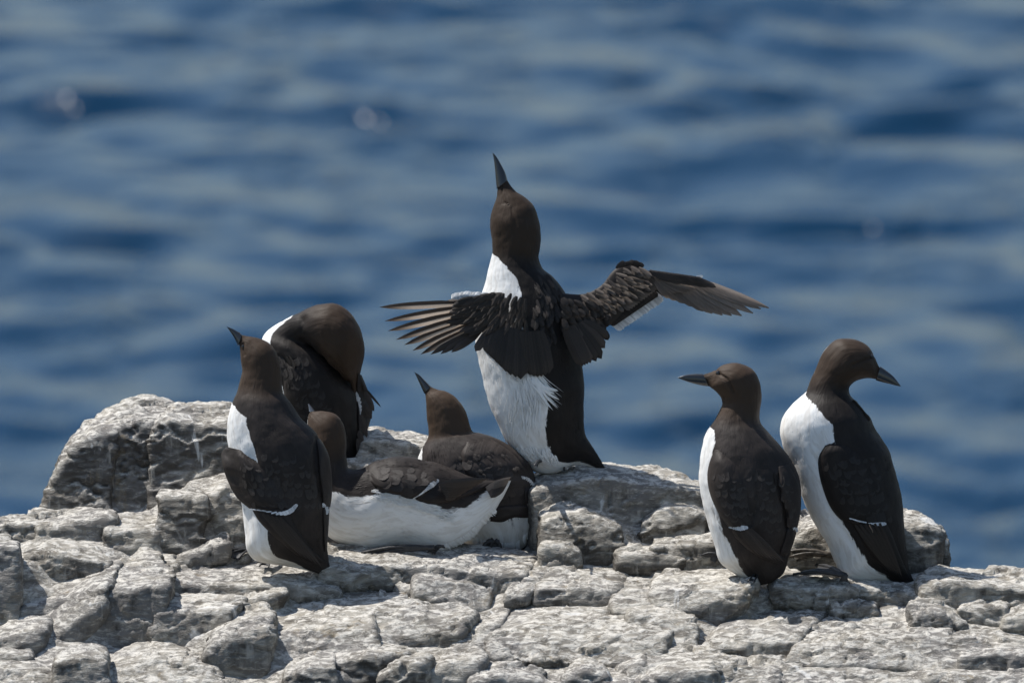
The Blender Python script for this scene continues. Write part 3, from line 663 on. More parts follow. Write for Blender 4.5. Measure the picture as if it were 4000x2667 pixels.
        q = [p - b * W * .5 - nn * .0006, p + b * W * .5 - nn * .0006, p + t * L * .6 - b * W * .42 + nn * (L * lf * .6 - .0002), p + t * L * .6 + b * W * .42 + nn * (L * lf * .6 - .0002), p + t * L + nn * (L * lf)]
        V = np.stack(q, 1).reshape(-1, 3); k = np.arange(n) * 5
        F = [x for a in k for x in ((a, a + 1, a + 3, a + 2), (a + 2, a + 3, a + 4))]
        at = {}
        for nm, a in s.at.items():
            g = a[:NRING * NSEG].reshape(NRING, NSEG)[i, j]; g = np.repeat(g, 5)
            if nm == 'fv': g = g + np.tile([0, 0, -.004, -.004, -.007], n)
            if nm == 'wd': g = g + np.repeat(r.normal(0, .0012, n), 5)
            at[nm] = g
        o = s.add('contour_feathers', V, F, M_PLUM, at, None, False, False); o['kind'] = 'stuff'
    def tube(s, name, secs, mat, k=0.7, nr=30, ns=24, parent=None, dd=0.0, solid=True):
        rows = []
        for r in secs:
            a = s.t(r[0:2]); b = s.t(r[2:4]); rows.append((*a, *b, r[4] if len(r) > 4 else k, (r[5] if len(r) > 5 else 0) * PX + dd))
        K = cr(rows, nr)
        V, F, *_ = ring_mesh(K[:, 0:2], K[:, 2:4], np.maximum(K[:, 4], 0.05), K[:, 5], s.d0, ns)
        return s.add(name, V, F, mat, None, parent, solid)
    def beak(s, secs, k=0.55, dd=0.0, gape=None):
        o = s.tube('beak', secs, M_BEAK, k, 26, 20, dd=dd)
        return o
    def eye(s, x, y, r=0.0026, mat=None, sink=0.35, dz=0.0):
        p = s.t((x, y)); d = ray(s.bvhs, *p)
        if d is None: d = s.d0
        c = P(*p, d + r * sink)
        bm = bmesh.new(); bmesh.ops.create_uvsphere(bm, u_segments=14, v_segments=10, radius=r)
        V = [np.array(q.co) + c for q in bm.verts]; F = [[q.index for q in f.verts] for f in bm.faces]; bm.free()
        return s.add('eye', V, F, mat or M_EYE, solid=False)
    def plate(s, name, secs, thick, mat, nr=40, ns=14, parent=None, taper=(0.35, 0.5), edge=4.0, attrs=None, lift=0.0, wave=0.0, soft=False):
        """a piece lying on the bird: rows of edge points, laid on whatever is already there"""
        rows = [(*s.t(r[0:2]), *s.t(r[2:4])) for r in secs]
        K = cr(rows, nr); u = np.linspace(0, 1, ns); D = np.full((nr, ns), np.nan)
        X = K[:, None, 0] + (K[:, 2] - K[:, 0])[:, None] * u; Y = K[:, None, 1] + (K[:, 3] - K[:, 1])[:, None] * u
        for i in range(nr):
            for j in range(ns):
                q = ray(s.bvhs, X[i, j], Y[i, j])
                if q is not None: D[i, j] = q
        good = ~np.isnan(D)
        if not good.any(): D[:] = s.d0
        for _ in range(60):
            if not np.isnan(D).any(): break
            E = np.pad(D, 1, constant_values=np.nan)
            nb = np.stack([E[:-2, 1:-1], E[2:, 1:-1], E[1:-1, :-2], E[1:-1, 2:]])
            cnt = (~np.isnan(nb)).sum(0); av = np.where(cnt > 0, np.nansum(nb, 0) / np.maximum(cnt, 1), np.nan)
            D = np.where(np.isnan(D), av + 0.002, D)
        for _ in range(3):
            E = np.pad(D, 1, mode='edge'); D = (E[:-2, 1:-1] + E[2:, 1:-1] + E[1:-1, :-2] + E[1:-1, 2:] + 2 * D) / 6
        tv = np.linspace(0, 1, nr)
        e = np.minimum(taper[0] + (1 - taper[0]) * sstep(0, 0.25, tv), taper[1] + (1 - taper[1]) * sstep(0, 0.2, 1 - tv))
        sc = np.abs(2 * u - 1)
        prof = np.sqrt(np.maximum(1 - sc ** edge, 0))
        th = thick * e[:, None] * prof[None]
        if soft: th = thick * e[:, None] * (np.sqrt(np.maximum(1 - np.clip(1 - 2 * u, 0, 1) ** edge, 0)) * (1 - sstep(0.35, 1.0, u)) - 0.25 * sstep(0.6, 1.0, u))[None]
        fr = D - th - lift; bk = D + 0.5 * thick + 0 * th
        if wave: fr = fr - wave * fbm(np.stack([X.ravel() * 0.03, Y.ravel() * 0.03, 0 * X.ravel()], 1), 3, 9).reshape(X.shape)
        V = np.vstack([P(X.ravel(), Y.ravel(), fr.ravel()), P(X.ravel(), Y.ravel(), bk.ravel())]); m = nr * ns; F = []
        for i in range(nr - 1):
            for j in range(ns - 1):
                a = i * ns + j; F.append((a, a + 1, a + ns + 1, a + ns)); F.append((m + a, m + a + ns, m + a + ns + 1, m + a + 1))
        rim = list(range(ns)) + [ns * i + ns - 1 for i in range(1, nr)] + [ns * (nr - 1) + j for j in range(ns - 2, -1, -1)] + [ns * i for i in range(nr - 2, 0, -1)]
        for i in range(len(rim)):
            a, b = rim[i], rim[(i + 1) % len(rim)]; F.append((a, m + a, m + b, b))
        at = None
        if mat is M_PLUM:
            fu = np.tile((np.repeat(u[None], nr, 0) * np.linalg.norm(K[:, 2:] - K[:, :2], axis=1)[:, None] * PX).ravel(), 2)
            fv = np.tile(np.repeat((tv * np.linalg.norm(np.diff(K[:, :2], axis=0), axis=1).sum() * PX)[:, None], ns, 1).ravel(), 2)
            at = dict(wd=np.full(2 * m, -0.5), fu=fu, fv=fv, hd=np.zeros(2 * m), fk=np.zeros(2 * m), dirt=np.zeros(2 * m), tn=np.full(2 * m, s.tone))
        return s.add(name, V, F, mat, at, parent, True)
    def foot(s, ankle, toes, mat=None, d=None, w=9.0, heel=None, lift=0.008):
        """webbed foot lying on the rock: ankle and toe tips in window pixels"""
        def pt(p, l=lift):
            q = s.t(p); return P(*q, (rock_d(*q) if d is None else d)) + np.array([0, 0, l])
        a = pt(ankle, lift + 0.006); tips = [pt(p) for p in toes]
        V, F = [], []
        def tube(p0, p1, r0, r1, n=9):
            base = len(V)
            ax = p1 - p0; ax = ax / np.linalg.norm(ax); u = np.cross(ax, [0, 0, 1.0]); u /= max(np.linalg.norm(u), 1e-6); w_ = np.cross(u, ax)
            for i in range(n):
                f = i / (n - 1); c = p0 + (p1 - p0) * f + np.array([0, 0, 0.0045 * math.sin(f * math.pi)])
                r = (r0 + (r1 - r0) * f) * (1 + 0.18 * math.cos(f * 19))
                for j in range(8):
                    q = j / 8 * 2 * math.pi; V.append(c + r * (math.cos(q) * u + 0.8 * math.sin(q) * w_))
            for i in range(n - 1):
                for j in range(8):
                    b0 = base + i * 8 + j; b1 = base + i * 8 + (j + 1) % 8; F.append((b0, b1, b1 + 8, b0 + 8))
            F.append(tuple(base + j for j in range(7, -1, -1))); F.append(tuple(base + (n - 1) * 8 + j for j in range(8)))
        R0 = w * PX
        for tp in tips: tube(a, tp, R0, R0 * 0.45)
        for tp, nx_ in zip(tips, tips[1:]):
            base = len(V); n = 8
            for i in range(n):
                f = i / (n - 1) * 0.93
                for j in range(6):
                    g = j / 5; c = a + ((tp * (1 - g) + nx_ * g) - a) * f * (1 - 0.14 * math.sin(g * math.pi)); V.append(c + np.array([0, 0, 0.0045 * math.sin(f * math.pi) * 0.9 - 0.0012 * math.sin(g * math.pi)]))
            k0 = len(V)
            for i in range(n * 6): V.append(V[base + i] - np.array([0, 0, 0.0012]))
            for i in range(n - 1):
                for j in range(5):
                    b0 = base + i * 6 + j; F.append((b0, b0 + 1, b0 + 7, b0 + 6)); c0 = k0 + i * 6 + j; F.append((c0, c0 + 6, c0 + 7, c0 + 1))
        if heel is not None:
            hq = s.t(heel); hp = P(*hq, float(np.dot(a - CAM, FWD)) - DIST); tube(hp, a, R0 * 1.15, R0 * 1.0, 6)
        return s.add('foot', np.array(V), F, mat or M_FOOT, None, None, False)
    def strands(s, name, paths, mat, parent=None, on=True, lift=0.002, kind=True, attrs=False):
        """thin tapered barbs: each path = (list of window points, width in photo px)"""
        V, F, wdv = [], [], []
        for pts, wd_ in paths:
            K = cr([s.t(p) for p in pts], 9); ds = []
            for i, q in enumerate(K):
                d = ray(s.bvhs, *q) if on else None
                ds.append(s.d0 if d is None and not ds else (d if d is not None else ds[-1]))
            ds = np.array(ds); ds = np.convolve(np.pad(ds, 2, mode='edge'), np.ones(5) / 5, 'valid') - lift - np.linspace(0, lift, 9)
            tg = np.gradient(K, axis=0); nl = np.stack([-tg[:, 1], tg[:, 0]], 1); nl /= np.maximum(np.linalg.norm(nl, axis=1, keepdims=True), 1e-6)
            ww = wd_ * np.array([0.5, 0.85, 1, 1, 0.95, 0.85, 0.65, 0.4, 0.05])
            b = len(V)
            for i in range(9):
                for sg, l in ((-1, 0), (0, 0.0006), (1, 0)):
                    q = K[i] + nl[i] * ww[i] / 2 * sg; V.append(P(q[0], q[1], ds[i] - l))
            for i in range(8):
                for j in (0, 1):
                    a = b + i * 3 + j; F.append((a, a + 1, a + 4, a + 3))
        o = s.add(name, np.array(V), F, mat, None, parent, False, False)
        if kind: o['kind'] = 'stuff'
        return o

def wing_bar(bird, parent, rows, n=9, jit=1.2):
    """a row of white feather tips: rows = (ax, ay, bx, by) across the bar"""
    K = cr(rows, n); K2 = cr(rows, 60); ln = np.linalg.norm(np.diff((K2[:, :2] + K2[:, 2:]) / 2, axis=0), axis=1).sum()
    for k in range(n):
        a, b = K[k, :2], K[k, 2:]; j = rnd.uniform(-jit, jit)
        d = ray(bird.bvhs, *bird.t((a + b) / 2))
        if d is None: continue
        m = (b - a); L_ = np.linalg.norm(m); m = m / max(L_, 1e-6)
        if L_ < 4: b = a + m * 4
        feather(bird, parent, a - m * 1, b + m * j, ln / n / bird.t.k * 1.7, d - 0.0008, d - 0.0014, M_WF, 'flat')
def coverts(bird, parent, quad, rows, cols, length, width, ang, seed, mat=None, lift=0.0007, spread=8):
    """rows of flat folded feathers over quad (four window corners: start-left, start-right, end-left, end-right)"""
    r = random.Random(seed); q = [np.array(p, float) for p in quad]
    for i in range(rows - 1, -1, -1):
        for j in range(cols):
            f = (j + 0.5 * (i % 2)) / max(cols - 1, 1) + r.uniform(-.04, .04); g = i / max(rows - 1, 1)
            if f > 1.02: continue
            p = (q[0] * (1 - f) + q[1] * f) * (1 - g) + (q[2] * (1 - f) + q[3] * f) * g
            a = R((ang[0] * (1 - f) + ang[1] * f) + r.uniform(-spread, spread)); l = length * r.uniform(.85, 1.2)
            e = p + l * np.array([math.cos(a), math.sin(a)])
            d0_ = ray(bird.bvhs, *bird.t(p)); d1_ = ray(bird.bvhs, *bird.t(e))
            if d0_ is None or d1_ is None or abs(d1_ - d0_) > 0.03: continue
            feather(bird, parent, p, e, width * r.uniform(.85, 1.15), d0_ + 0.0008, d1_ - lift * 0.6 - 0.0002 * (rows - i) / rows, mat or bird.flat, 'flat', normal=ray_n(bird.bvhs, *bird.t((p + e) / 2)))
# ---- single feathers share a handful of meshes
def feather_mesh(shape):
    n, m = 9, 7; V, F, S, Tt = [], [], [], []
    for i in range(n):
        t = i / (n - 1)
        if shape == 'primary': wv = 0.5 * min(1, 0.45 + 2.2 * t) * (1 - max(0, (t - 0.45) / 0.55) ** 2.2) ** 0.8
        elif shape == 'flat': wv = 0.5 * min(1, 0.6 + 1.5 * t) * (1 - max(0, (t - 0.6) / 0.4) ** 2.4) ** 0.55
        elif shape == 'blunt': wv = 0.5 * min(1, 0.55 + 1.6 * t) * (1 - max(0, (t - 0.72) / 0.28) ** 2.6) ** 0.6
        else: wv = 0.5 * min(1, 0.5 + 1.5 * t) * (1 - max(0, (t - 0.55) / 0.45) ** 2.3) ** 0.55
        wv = max(wv, 0.012)
        for j in range(m):
            q = j / (m - 1) * 2 - 1
            bend = -0.045 * t * t if shape == 'primary' else 0
            cam_ = 0.12 if shape == 'flat' else 1.0
            V.append((q * wv + bend * 0, t, cam_ * (0.10 * (1 - q * q) - 0.06 * q) * (0.6 + 0.4 * math.sin(t * 3.1)) + cam_ * (0.04 if abs(q + 0.08) < 0.2 else 0)))
            S.append(q); Tt.append(t)
    for i in range(n - 1):
        for j in range(m - 1):
            a = i * m + j; F.append((a, a + 1, a + m + 1, a + m))
    me = mesh(shape + '_feather', V, F, dict(s=S, t=Tt)); me.shade_smooth(); return me
FM = {}
def feather(bird, parent, base, tip, width, d0, d1, mat, shape='covert', flip=False, t=None, roll=0.0, normal=None):
    """base, tip in window pixels, width in photo pixels, d0/d1 depths (metres, absolute)"""
    t = t or bird.t
    key = (shape, mat.name)
    if key not in FM:
        FM[key] = feather_mesh(shape); FM[key].materials.append(mat)
    a = P(*t(base), d0); b = P(*t(tip), d1)
    yv = b - a; ln = np.linalg.norm(yv); yv = yv / ln
    nz = -FWD if normal is None else normal
    nz = nz - yv * np.dot(nz, yv); nz /= np.linalg.norm(nz)
    xv = np.cross(yv, nz)
    if roll:
        c, s_ = math.cos(roll), math.sin(roll); xv, nz = xv * c + nz * s_, nz * c - xv * s_
    if flip: xv = -xv
    W = width * PX
    o = bpy.data.objects.new('feather', FM[key]); COL.objects.link(o); o.parent = parent
    M = Matrix(((xv[0] * W, yv[0] * ln, nz[0] * W, a[0] - bird.base[0]), (xv[1] * W, yv[1] * ln, nz[1] * W, a[1] - bird.base[1]), (xv[2] * W, yv[2] * ln, nz[2] * W, a[2] - bird.base[2]), (0, 0, 0, 1)))
    o.matrix_local = M
    return o

# ============ front-left bird, back to the camera, bill raised
A_ = Bird(T2, rock_d(*T2((700, 1500))) + 0.006, (420, 1430), 'guillemot standing front left with its back turned, head raised and bill pointing up left', 1.1)
A_.body([(690, 1502, 712, 1496, .3), (600, 1478, 703, 1440, .35), (490, 1452, 695, 1380, .5), (335, 1425, 692, 1290, .62), (282, 1370, 698, 1200, .7), (272, 1260, 706, 1120), (255, 1150, 710, 1040), (222, 1040, 710, 960), (200, 940, 698, 890), (188, 850, 665, 820), (178, 770, 615, 755), (182, 690, 555, 695, .85), (203, 615, 505, 620, .9), (228, 560, 465, 567, .9), (243, 510, 458, 512, .88), (255, 460, 453, 452, .85), (250, 420, 437, 385, .8), (247, 385, 400, 322, .78), (244, 360, 340, 289, .75), (242, 340, 290, 279, .75), (240, 325, 254, 272, .6), (226, 304, 242, 260, .5), (214, 282, 228, 254, .4)],
        white=[(0, 0), (0.6, 40), (2, 88), (4, 95), (11, 92), (11.7, 62), (12.3, 0), (20, 0)], belly=-32, head=(11.5, 14), dirt=(1.5, 5),
        creases=[([(262, 318), (258, 345), (266, 375)], 5, 0.0016), ([(300, 890), (330, 960), (330, 1060)], 16, 0.004), ([(640, 800), (640, 950), (665, 1130)], 12, 0.003)])
A_.beak([(236, 330, 254, 270, .62), (214, 285, 232, 254, .55), (194, 254, 206, 240), (175, 227, 179, 230)], k=.5)
A_.eye(262, 330, 0.0026, sink=0.2)
wg = A_.plate('wing', [(176, 842, 262, 862), (150, 876, 330, 905), (158, 945, 420, 965), (188, 1030, 490, 1040), (232, 1105, 520, 1105), (300, 1162, 525, 1150)], 0.009, M_PLUM, taper=(0.5, 0.6), wave=0.0006, soft=True)
A_.plate('primary_feathers', [(300, 1150, 490, 1165), (345, 1225, 520, 1230), (420, 1300, 565, 1300), (520, 1385, 620, 1370), (610, 1440, 680, 1430)], 0.004, M_PLUM, parent=wg, taper=(0.8, 0.4))
wing_bar(A_, wg, [(308, 1158, 308, 1166), (370, 1167, 369, 1173), (440, 1177, 444, 1187), (490, 1164, 500, 1187), (522, 1140, 533, 1154)], 13)
wr = A_.plate('wing', [(636, 805, 655, 802), (644, 890, 698, 885), (652, 1000, 714, 1000), (664, 1090, 714, 1095), (668, 1145, 706, 1150)], 0.006, M_PLUM, taper=(0.3, 0.7))
A_.plate('primary_feathers', [(668, 1150, 702, 1150), (670, 1230, 699, 1230), (674, 1310, 694, 1310), (678, 1375, 688, 1375)], 0.004, M_PLUM, parent=wr)
wing_bar(A_, wr, [(668, 1140, 676, 1130), (666, 1160, 700, 1158), (676, 1182, 696, 1180)], 6)
coverts(A_, wg, [(200, 900), (380, 930), (300, 1090), (500, 1090)], 5, 6, 66, 26, (62, 52), 1)
coverts(A_, A_.bodyo, [(370, 860), (590, 880), (400, 1090), (660, 1090)], 5, 7, 70, 28, (78, 88), 2)
for k in range(5): feather(A_, wg, (360 + k * 22, 1185 + k * 4), (560 + k * 26, 1400 + k * 14), 17, A_.d0 - 0.058 + 0.001 * k, A_.d0 - 0.034 + 0.001 * k, A_.flat, 'primary')
A_.foot((310, 1422), [(92, 1425), (150, 1438), (230, 1452)], w=8, heel=(320, 1395))
A_.foot((430, 1440), [(330, 1465), (345, 1480), (390, 1490)], w=7)

# ============ preening bird behind it
B_ = Bird(T2, 0.285, (780, 1010), 'guillemot preening at the back left, its dark head folded down over its shoulder', 0.75)
B_.body([(690, 1080, 860, 1080, .4), (600, 1020, 868, 990, .5), (520, 920, 868, 900, .6), (470, 800, 866, 800, .7), (440, 690, 862, 700, .75), (415, 590, 850, 610), (395, 490, 826, 530), (375, 410, 792, 460), (362, 345, 745, 405), (356, 300, 700, 375), (385, 252, 650, 350), (440, 210, 640, 350, .85, -15), (500, 180, 640, 365, .9, -40), (565, 152, 650, 378, .9, -65), (640, 118, 662, 385, .85, -85), (720, 107, 676, 398, .8, -95), (790, 140, 692, 420, .8, -100), (845, 205, 714, 445, .8, -100), (874, 280, 740, 470, .78, -95), (880, 370, 768, 500, .75, -80), (866, 440, 800, 520, .7, -60), (850, 510, 822, 560, .6, -40), (838, 565, 832, 575, .5, -30)],
        white=[(0, 60), (4, 85), (9, 82), (10.5, 78), (12, 60), (12.8, 0), (22, 0)], belly=-42, head=(12, 15),
        creases=[([(565, 190), (570, 260), (640, 340), (720, 430), (790, 520)], 14, 0.004), ([(450, 380), (500, 420), (540, 410)], 9, 0.003), ([(590, 580), (600, 640)], 10, .002)])
wb = B_.plate('wing', [(846, 466, 866, 476), (838, 555, 900, 560), (842, 640, 922, 645), (846, 720, 908, 720), (850, 800, 884, 800), (842, 930, 866, 930)], 0.007, M_PLUM, taper=(0.4, 0.3))
wing_bar(B_, wb, [(836, 572, 846, 568), (832, 610, 862, 600), (848, 650, 866, 645), (856, 668, 862, 668)], 8)
for (bx, by), (tx, ty), wd_ in (((880, 540), (966, 641), 10), ((884, 560), (930, 662), 24), ((876, 620), (918, 700), 24), ((860, 680), (893, 795), 26), ((852, 760), (872, 835), 22), ((846, 800), (862, 935), 20)):
    feather(B_, wb, (bx, by), (tx, ty), wd_, B_.d0 - 0.03, B_.d0 - 0.03, M_BRN, 'primary')
wb2 = B_.plate('wing', [(500, 420, 560, 400), (470, 520, 600, 500), (480, 640, 640, 620), (520, 760, 680, 750), (600, 880, 720, 880)], 0.004, M_PLUM, taper=(0.02, 0.1), wave=0.0008, soft=True)
coverts(B_, B_.bodyo, [(420, 380), (560, 380), (600, 800), (800, 800)], 9, 7, 66, 28, (62, 66), 10)
B_.foot((720, 1060), [(640, 1090), (660, 1100), (700, 1105)], d=0.30, w=8)

# ============ lying bird in profile
C_ = Bird(T3, rock_d(*T3((760, 1400))) + 0.045, (760, 1390), 'guillemot lying on its white belly in profile, its tail raised to the right', 1.15)
C_.body([(1561, 868, 1553, 855, .4), (1525, 960, 1480, 868, .4), (1460, 1080, 1400, 885, .5), (1380, 1190, 1320, 868, .55), (1290, 1290, 1230, 835, .6), (1180, 1345, 1130, 795, .62), (1060, 1385, 1030, 758, .64), (930, 1375, 920, 730, .66), (800, 1352, 820, 705, .66), (660, 1362, 710, 703, .66), (520, 1384, 600, 730, .66), (390, 1350, 510, 770, .66), (270, 1300, 440, 783, .66), (180, 1210, 400, 776, .66), (130, 1080, 382, 745, .68), (108, 930, 374, 690, .75), (100, 800, 374, 620, .8), (96, 690, 365, 540, .82), (92, 600, 342, 465, .82), (90, 520, 295, 402, .8), (93, 460, 210, 378, .78), (98, 420, 150, 380, .7), (106, 394, 130, 380, .6)],
        white=[(0, 0), (0.5, 100), (2, 112), (4, 86), (5.5, 82), (7, 90), (9, 96), (11, 98), (12, 96), (13, 92), (13.8, 80), (14.6, 55), (15.3, 0), (22, 0)], belly=6, head=(14.5, 17), dirt=(0, 0), fleck=(4.5, 12.8),
        creases=[([(398, 772), (420, 790), (520, 792)], 14, 0.003), ([(560, 840), (700, 800), (860, 800)], 14, 0.002)])
C_.beak([(106, 384, 150, 378, .5, 20), (103, 352, 128, 350, .5, 60), (98, 326, 104, 325, .5, 90)], k=.5)
wc = C_.plate('wing', [(545, 890, 530, 790), (610, 945, 600, 752), (730, 985, 720, 735), (840, 1010, 850, 745), (920, 985, 980, 795), (1000, 905, 1040, 865)], 0.007, M_PLUM, taper=(0.05, 0.7), wave=0.001, soft=True)
C_.plate('primary_feathers', [(870, 1015, 1010, 900), (960, 1048, 1110, 890), (1090, 1040, 1210, 880), (1220, 1000, 1310, 870), (1340, 950, 1400, 862), (1430, 905, 1450, 885)], 0.005, M_PLUM, parent=wc, taper=(0.6, 0.3))
wing_bar(C_, wc, [(868, 1004, 866, 1000), (910, 982, 903, 974), (955, 952, 942, 940), (1005, 922, 978, 895), (1040, 884, 1022, 878)], 13)
for k in range(7):
    feather(C_, wc, (1040 + k * 8, 905 + k * 16), (1400 - k * 38, 866 + k * 22), 26, C_.d0 - 0.066 + k * 0.0006, C_.d0 - 0.03, M_BRN, 'primary')
for k in range(6):
    feather(C_, C_.bodyo, (1380 + k * 6, 935 + k * 12), (1562 - k * 9, 856 + k * 16), 24, C_.d0 - 0.022 - k * 0.001, C_.d0 - 0.006, M_COV if k < 3 else M_BRN, 'primary')
coverts(C_, wc, [(600, 800), (600, 920), (880, 800), (850, 970)], 4, 4, 90, 40, (8, 16), 8, lift=0.0016)
rs = random.Random(8); pth = []
for k in range(150):                       # ruffled flank feathers along the edge of the white
    f = rs.random(); x = 540 + f * 560; y = np.interp(x, [300, 430, 660, 870, 1030, 1100], [905, 915, 975, 1025, 1085, 1125]) + rs.uniform(-8, 60)
    l = rs.uniform(30, 75); pth.append(([(x, y), (x + l * .5, y + rs.uniform(2, 10)), (x + l, y + rs.uniform(6, 24))], rs.uniform(1.5, 4)))
C_.strands('flank_feathers', pth, M_WHITE, C_.bodyo, lift=0.0012)
pth = []
for k in range(60):
    f = rs.random(); x = 950 + f * 500; y = np.interp(x, [950, 1020, 1140, 1260, 1380, 1450], [1375, 1380, 1350, 1290, 1170, 1090])
    l = rs.uniform(25, 60); pth.append(([(x - 20, y - 25), (x, y - 5), (x + l * .5, y + rs.uniform(0, 18))], rs.uniform(4, 9)))
C_.strands('vent_feathers', pth, M_WHITE, C_.bodyo, lift=0.001)
C_.foot((1010, 1395), [(480, 1398), (500, 1430), (560, 1452)], w=13, d=C_.d0 - 0.045, lift=0.0)
C_.foot((1080, 1385), [(960, 1395), (990, 1405), (1010, 1410)], w=8, d=C_.d0 - 0.035, lift=0.0)

# ============ sitting bird behind the lying one
D_ = Bird(T3, C_.d0 + 0.066, (1500, 1400), 'guillemot crouching behind the lying one, grey-brown back to us, bill tilted upward', 1.7)
D_.body([(1400, 1402, 1590, 1405, .5), (1290, 1375, 1675, 1340, .55), (1190, 1305, 1722, 1225, .6), (1080, 1220, 1738, 1110, .6), (1000, 1120, 1744, 1005, .6), (930, 1000, 1736, 890, .6), (890, 880, 1712, 790, .6), (880, 790, 1660, 715, .6), (890, 720, 1560, 630, .62), (915, 660, 1440, 570, .66), (945, 610, 1340, 538, .72), (965, 570, 1292, 528, .78), (970, 510, 1272, 490, .8), (962, 440, 1252, 430, .8), (953, 380, 1228, 370, .8), (947, 330, 1195, 315, .8), (944, 295, 1150, 268, .78), (942, 275, 1090, 236, .75), (940, 262, 1030, 222, .7), (938, 252, 985, 202, .6), (922, 220, 958, 176, .5), (908, 192, 936, 156, .4)],
        white=[(0, 180), (2.9, 180), (3.4, 120), (5, 90), (8, 88), (8.8, 84), (9.6, 60), (10, 0), (19, 0)], belly=-62, head=(9.5, 12), dirt=(-1, 4),
        creases=[([(1270, 760), (1310, 730), (1330, 750)], 8, 0.003), ([(1530, 700), (1600, 740), (1650, 850)], 10, 0.003), ([(1180, 800), (1210, 740)], 10, .002)])
D_.beak([(936, 254, 984, 202, .62), (905, 185, 934, 152, .55), (882, 135, 900, 118), (864, 96, 868, 99)], k=.5)
wdd = D_.plate('wing', [(1240, 600, 1420, 580), (1200, 700, 1570, 680), (1230, 820, 1650, 780), (1330, 920, 1690, 850), (1480, 960, 1720, 900)], 0.005, M_PLUM, taper=(0.02, 0.6), wave=0.0012, soft=False)
D_.plate('primary_feathers', [(1660, 930, 1725, 920), (1655, 980, 1735, 975), (1665, 1030, 1734, 1030), (1690, 1055, 1725, 1055)], 0.004, M_PLUM, parent=wdd)
wing_bar(D_, wdd, [(1635, 862, 1650, 850), (1670, 880, 1690, 858), (1700, 910, 1722, 890), (1722, 935, 1734, 930)], 9)
D_.plate('tail', [(1425, 1080, 1412, 1172), (1500, 1060, 1498, 1178), (1580, 1055, 1575, 1146), (1655, 1055, 1660, 1148), (1715, 1065, 1740, 1140)], 0.004, M_PLUM, taper=(0.7, 0.5))
for k in range(26):
    rx, ry = rs.uniform(1180, 1640), rs.uniform(640, 850)
    if ry < 560 + (rx - 1180) * 0.35: continue
    q = ray(D_.bvhs, *T3((rx, ry)))
    if q: feather(D_, wdd, (rx, ry), (rx + rs.uniform(20, 34), ry + rs.uniform(24, 38)), 22, q + 0.0005, q - 0.0015, M_BRN, 'covert')
coverts(D_, D_.bodyo, [(1120, 740), (1480, 720), (1220, 1000), (1640, 900)], 6, 8, 84, 36, (60, 62), 9)
pth = []
for k in range(40):
    x = 1280 + rs.random() * 400; y = np.interp(x, [1280, 1400, 1600, 1700], [1330, 1385, 1385, 1290])
    pth.append(([(x, y - 60), (x + rs.uniform(-5, 5), y - 25), (x + rs.uniform(-14, 14), y + rs.uniform(2, 16))], rs.uniform(5, 10)))
D_.strands('vent_feathers', pth, M_WHITE, D_.bodyo, lift=0.001)
D_.foot((1440, 1340), [(1335, 1392), (1400, 1400), (1500, 1398)], w=16, d=D_.d0 - 0.05, lift=0.0)

# ============ right pair, the nearer one facing left
E_ = Bird(T4, rock_d(*T4((420, 1390))) + 0.03, (430, 1390), 'guillemot standing on the right, facing left with a level black bill', 1.35)
E_.body([(505, 1412, 560, 1400, .4), (425, 1385, 625, 1352, .5), (345, 1335, 652, 1282, .6), (290, 1290, 670, 1222, .68), (265, 1215, 690, 1165, .74), (235, 1120, 708, 1090), (213, 1040, 720, 1010), (192, 950, 724, 930), (178, 860, 716, 860), (182, 765, 692, 785), (190, 685, 655, 718), (212, 615, 605, 660, .82), (243, 560, 548, 600, .88), (268, 520, 505, 548, .92), (292, 478, 499, 500, .9), (305, 447, 507, 450, .86), (298, 415, 512, 395, .82), (275, 385, 502, 335, .8), (255, 368, 465, 265, .78), (243, 360, 390, 231, .74), (238, 356, 310, 238, .7), (232, 352, 262, 266, .66), (222, 348, 206, 286, .55), (196, 338, 180, 294, .4), (170, 328, 160, 302, .3)],
        white=[(0, 30), (1, 80), (3, 96), (5, 82), (8, 78), (10.5, 80), (11.6, 70), (12.3, 0), (22, 0)], belly=-36, head=(11.5, 14.5), dirt=(0.5, 4), fleck=(4, 10),
        creases=[([(272, 262), (290, 288), (326, 312), (350, 352), (362, 385)], 4.0, 0.0030), ([(480, 830), (487, 960), (452, 1090)], 10, 0.0032), ([(600, 830), (615, 950), (640, 1000), (652, 1100)], 10, 0.0035)])
E_.beak([(232, 353, 198, 286, .6), (190, 347, 160, 286, .5), (140, 335, 128, 289), (98, 321, 92, 296), (61, 307, 61, 309)], k=.42)
E_.eye(280, 283, 0.0034, sink=-0.1)
we = E_.plate('wing', [(262, 690, 280, 690), (236, 750, 370, 745), (222, 830, 450, 830), (238, 930, 478, 940), (285, 1035, 470, 1040), (335, 1100, 445, 1095)], 0.008, M_PLUM, taper=(0.05, 0.7), wave=0.0008, soft=True)
E_.plate('primary_feathers', [(345, 1100, 455, 1100), (375, 1160, 480, 1150), (440, 1222, 530, 1190), (530, 1275, 595, 1240), (600, 1295, 645, 1275)], 0.0045, M_PLUM, parent=we, taper=(0.8, 0.4))
wing_bar(E_, we, [(345, 1098, 342, 1108), (375, 1102, 378, 1118), (405, 1094, 410, 1122), (428, 1098, 436, 1112)], 10)
wf = E_.plate('wing', [(600, 780, 655, 770), (606, 880, 712, 880), (625, 970, 722, 970), (645, 1040, 716, 1045), (652, 1105, 702, 1105)], 0.007, M_PLUM, taper=(0.2, 0.7), wave=0.0008)
E_.plate('primary_feathers', [(648, 1105, 694, 1110), (635, 1160, 686, 1170), (615, 1215, 668, 1220), (608, 1245, 645, 1252)], 0.0045, M_PLUM, parent=wf, taper=(0.8, 0.4))
wing_bar(E_, wf, [(672, 1110, 680, 1102), (678, 1124, 704, 1105), (690, 1130, 706, 1118)], 5)
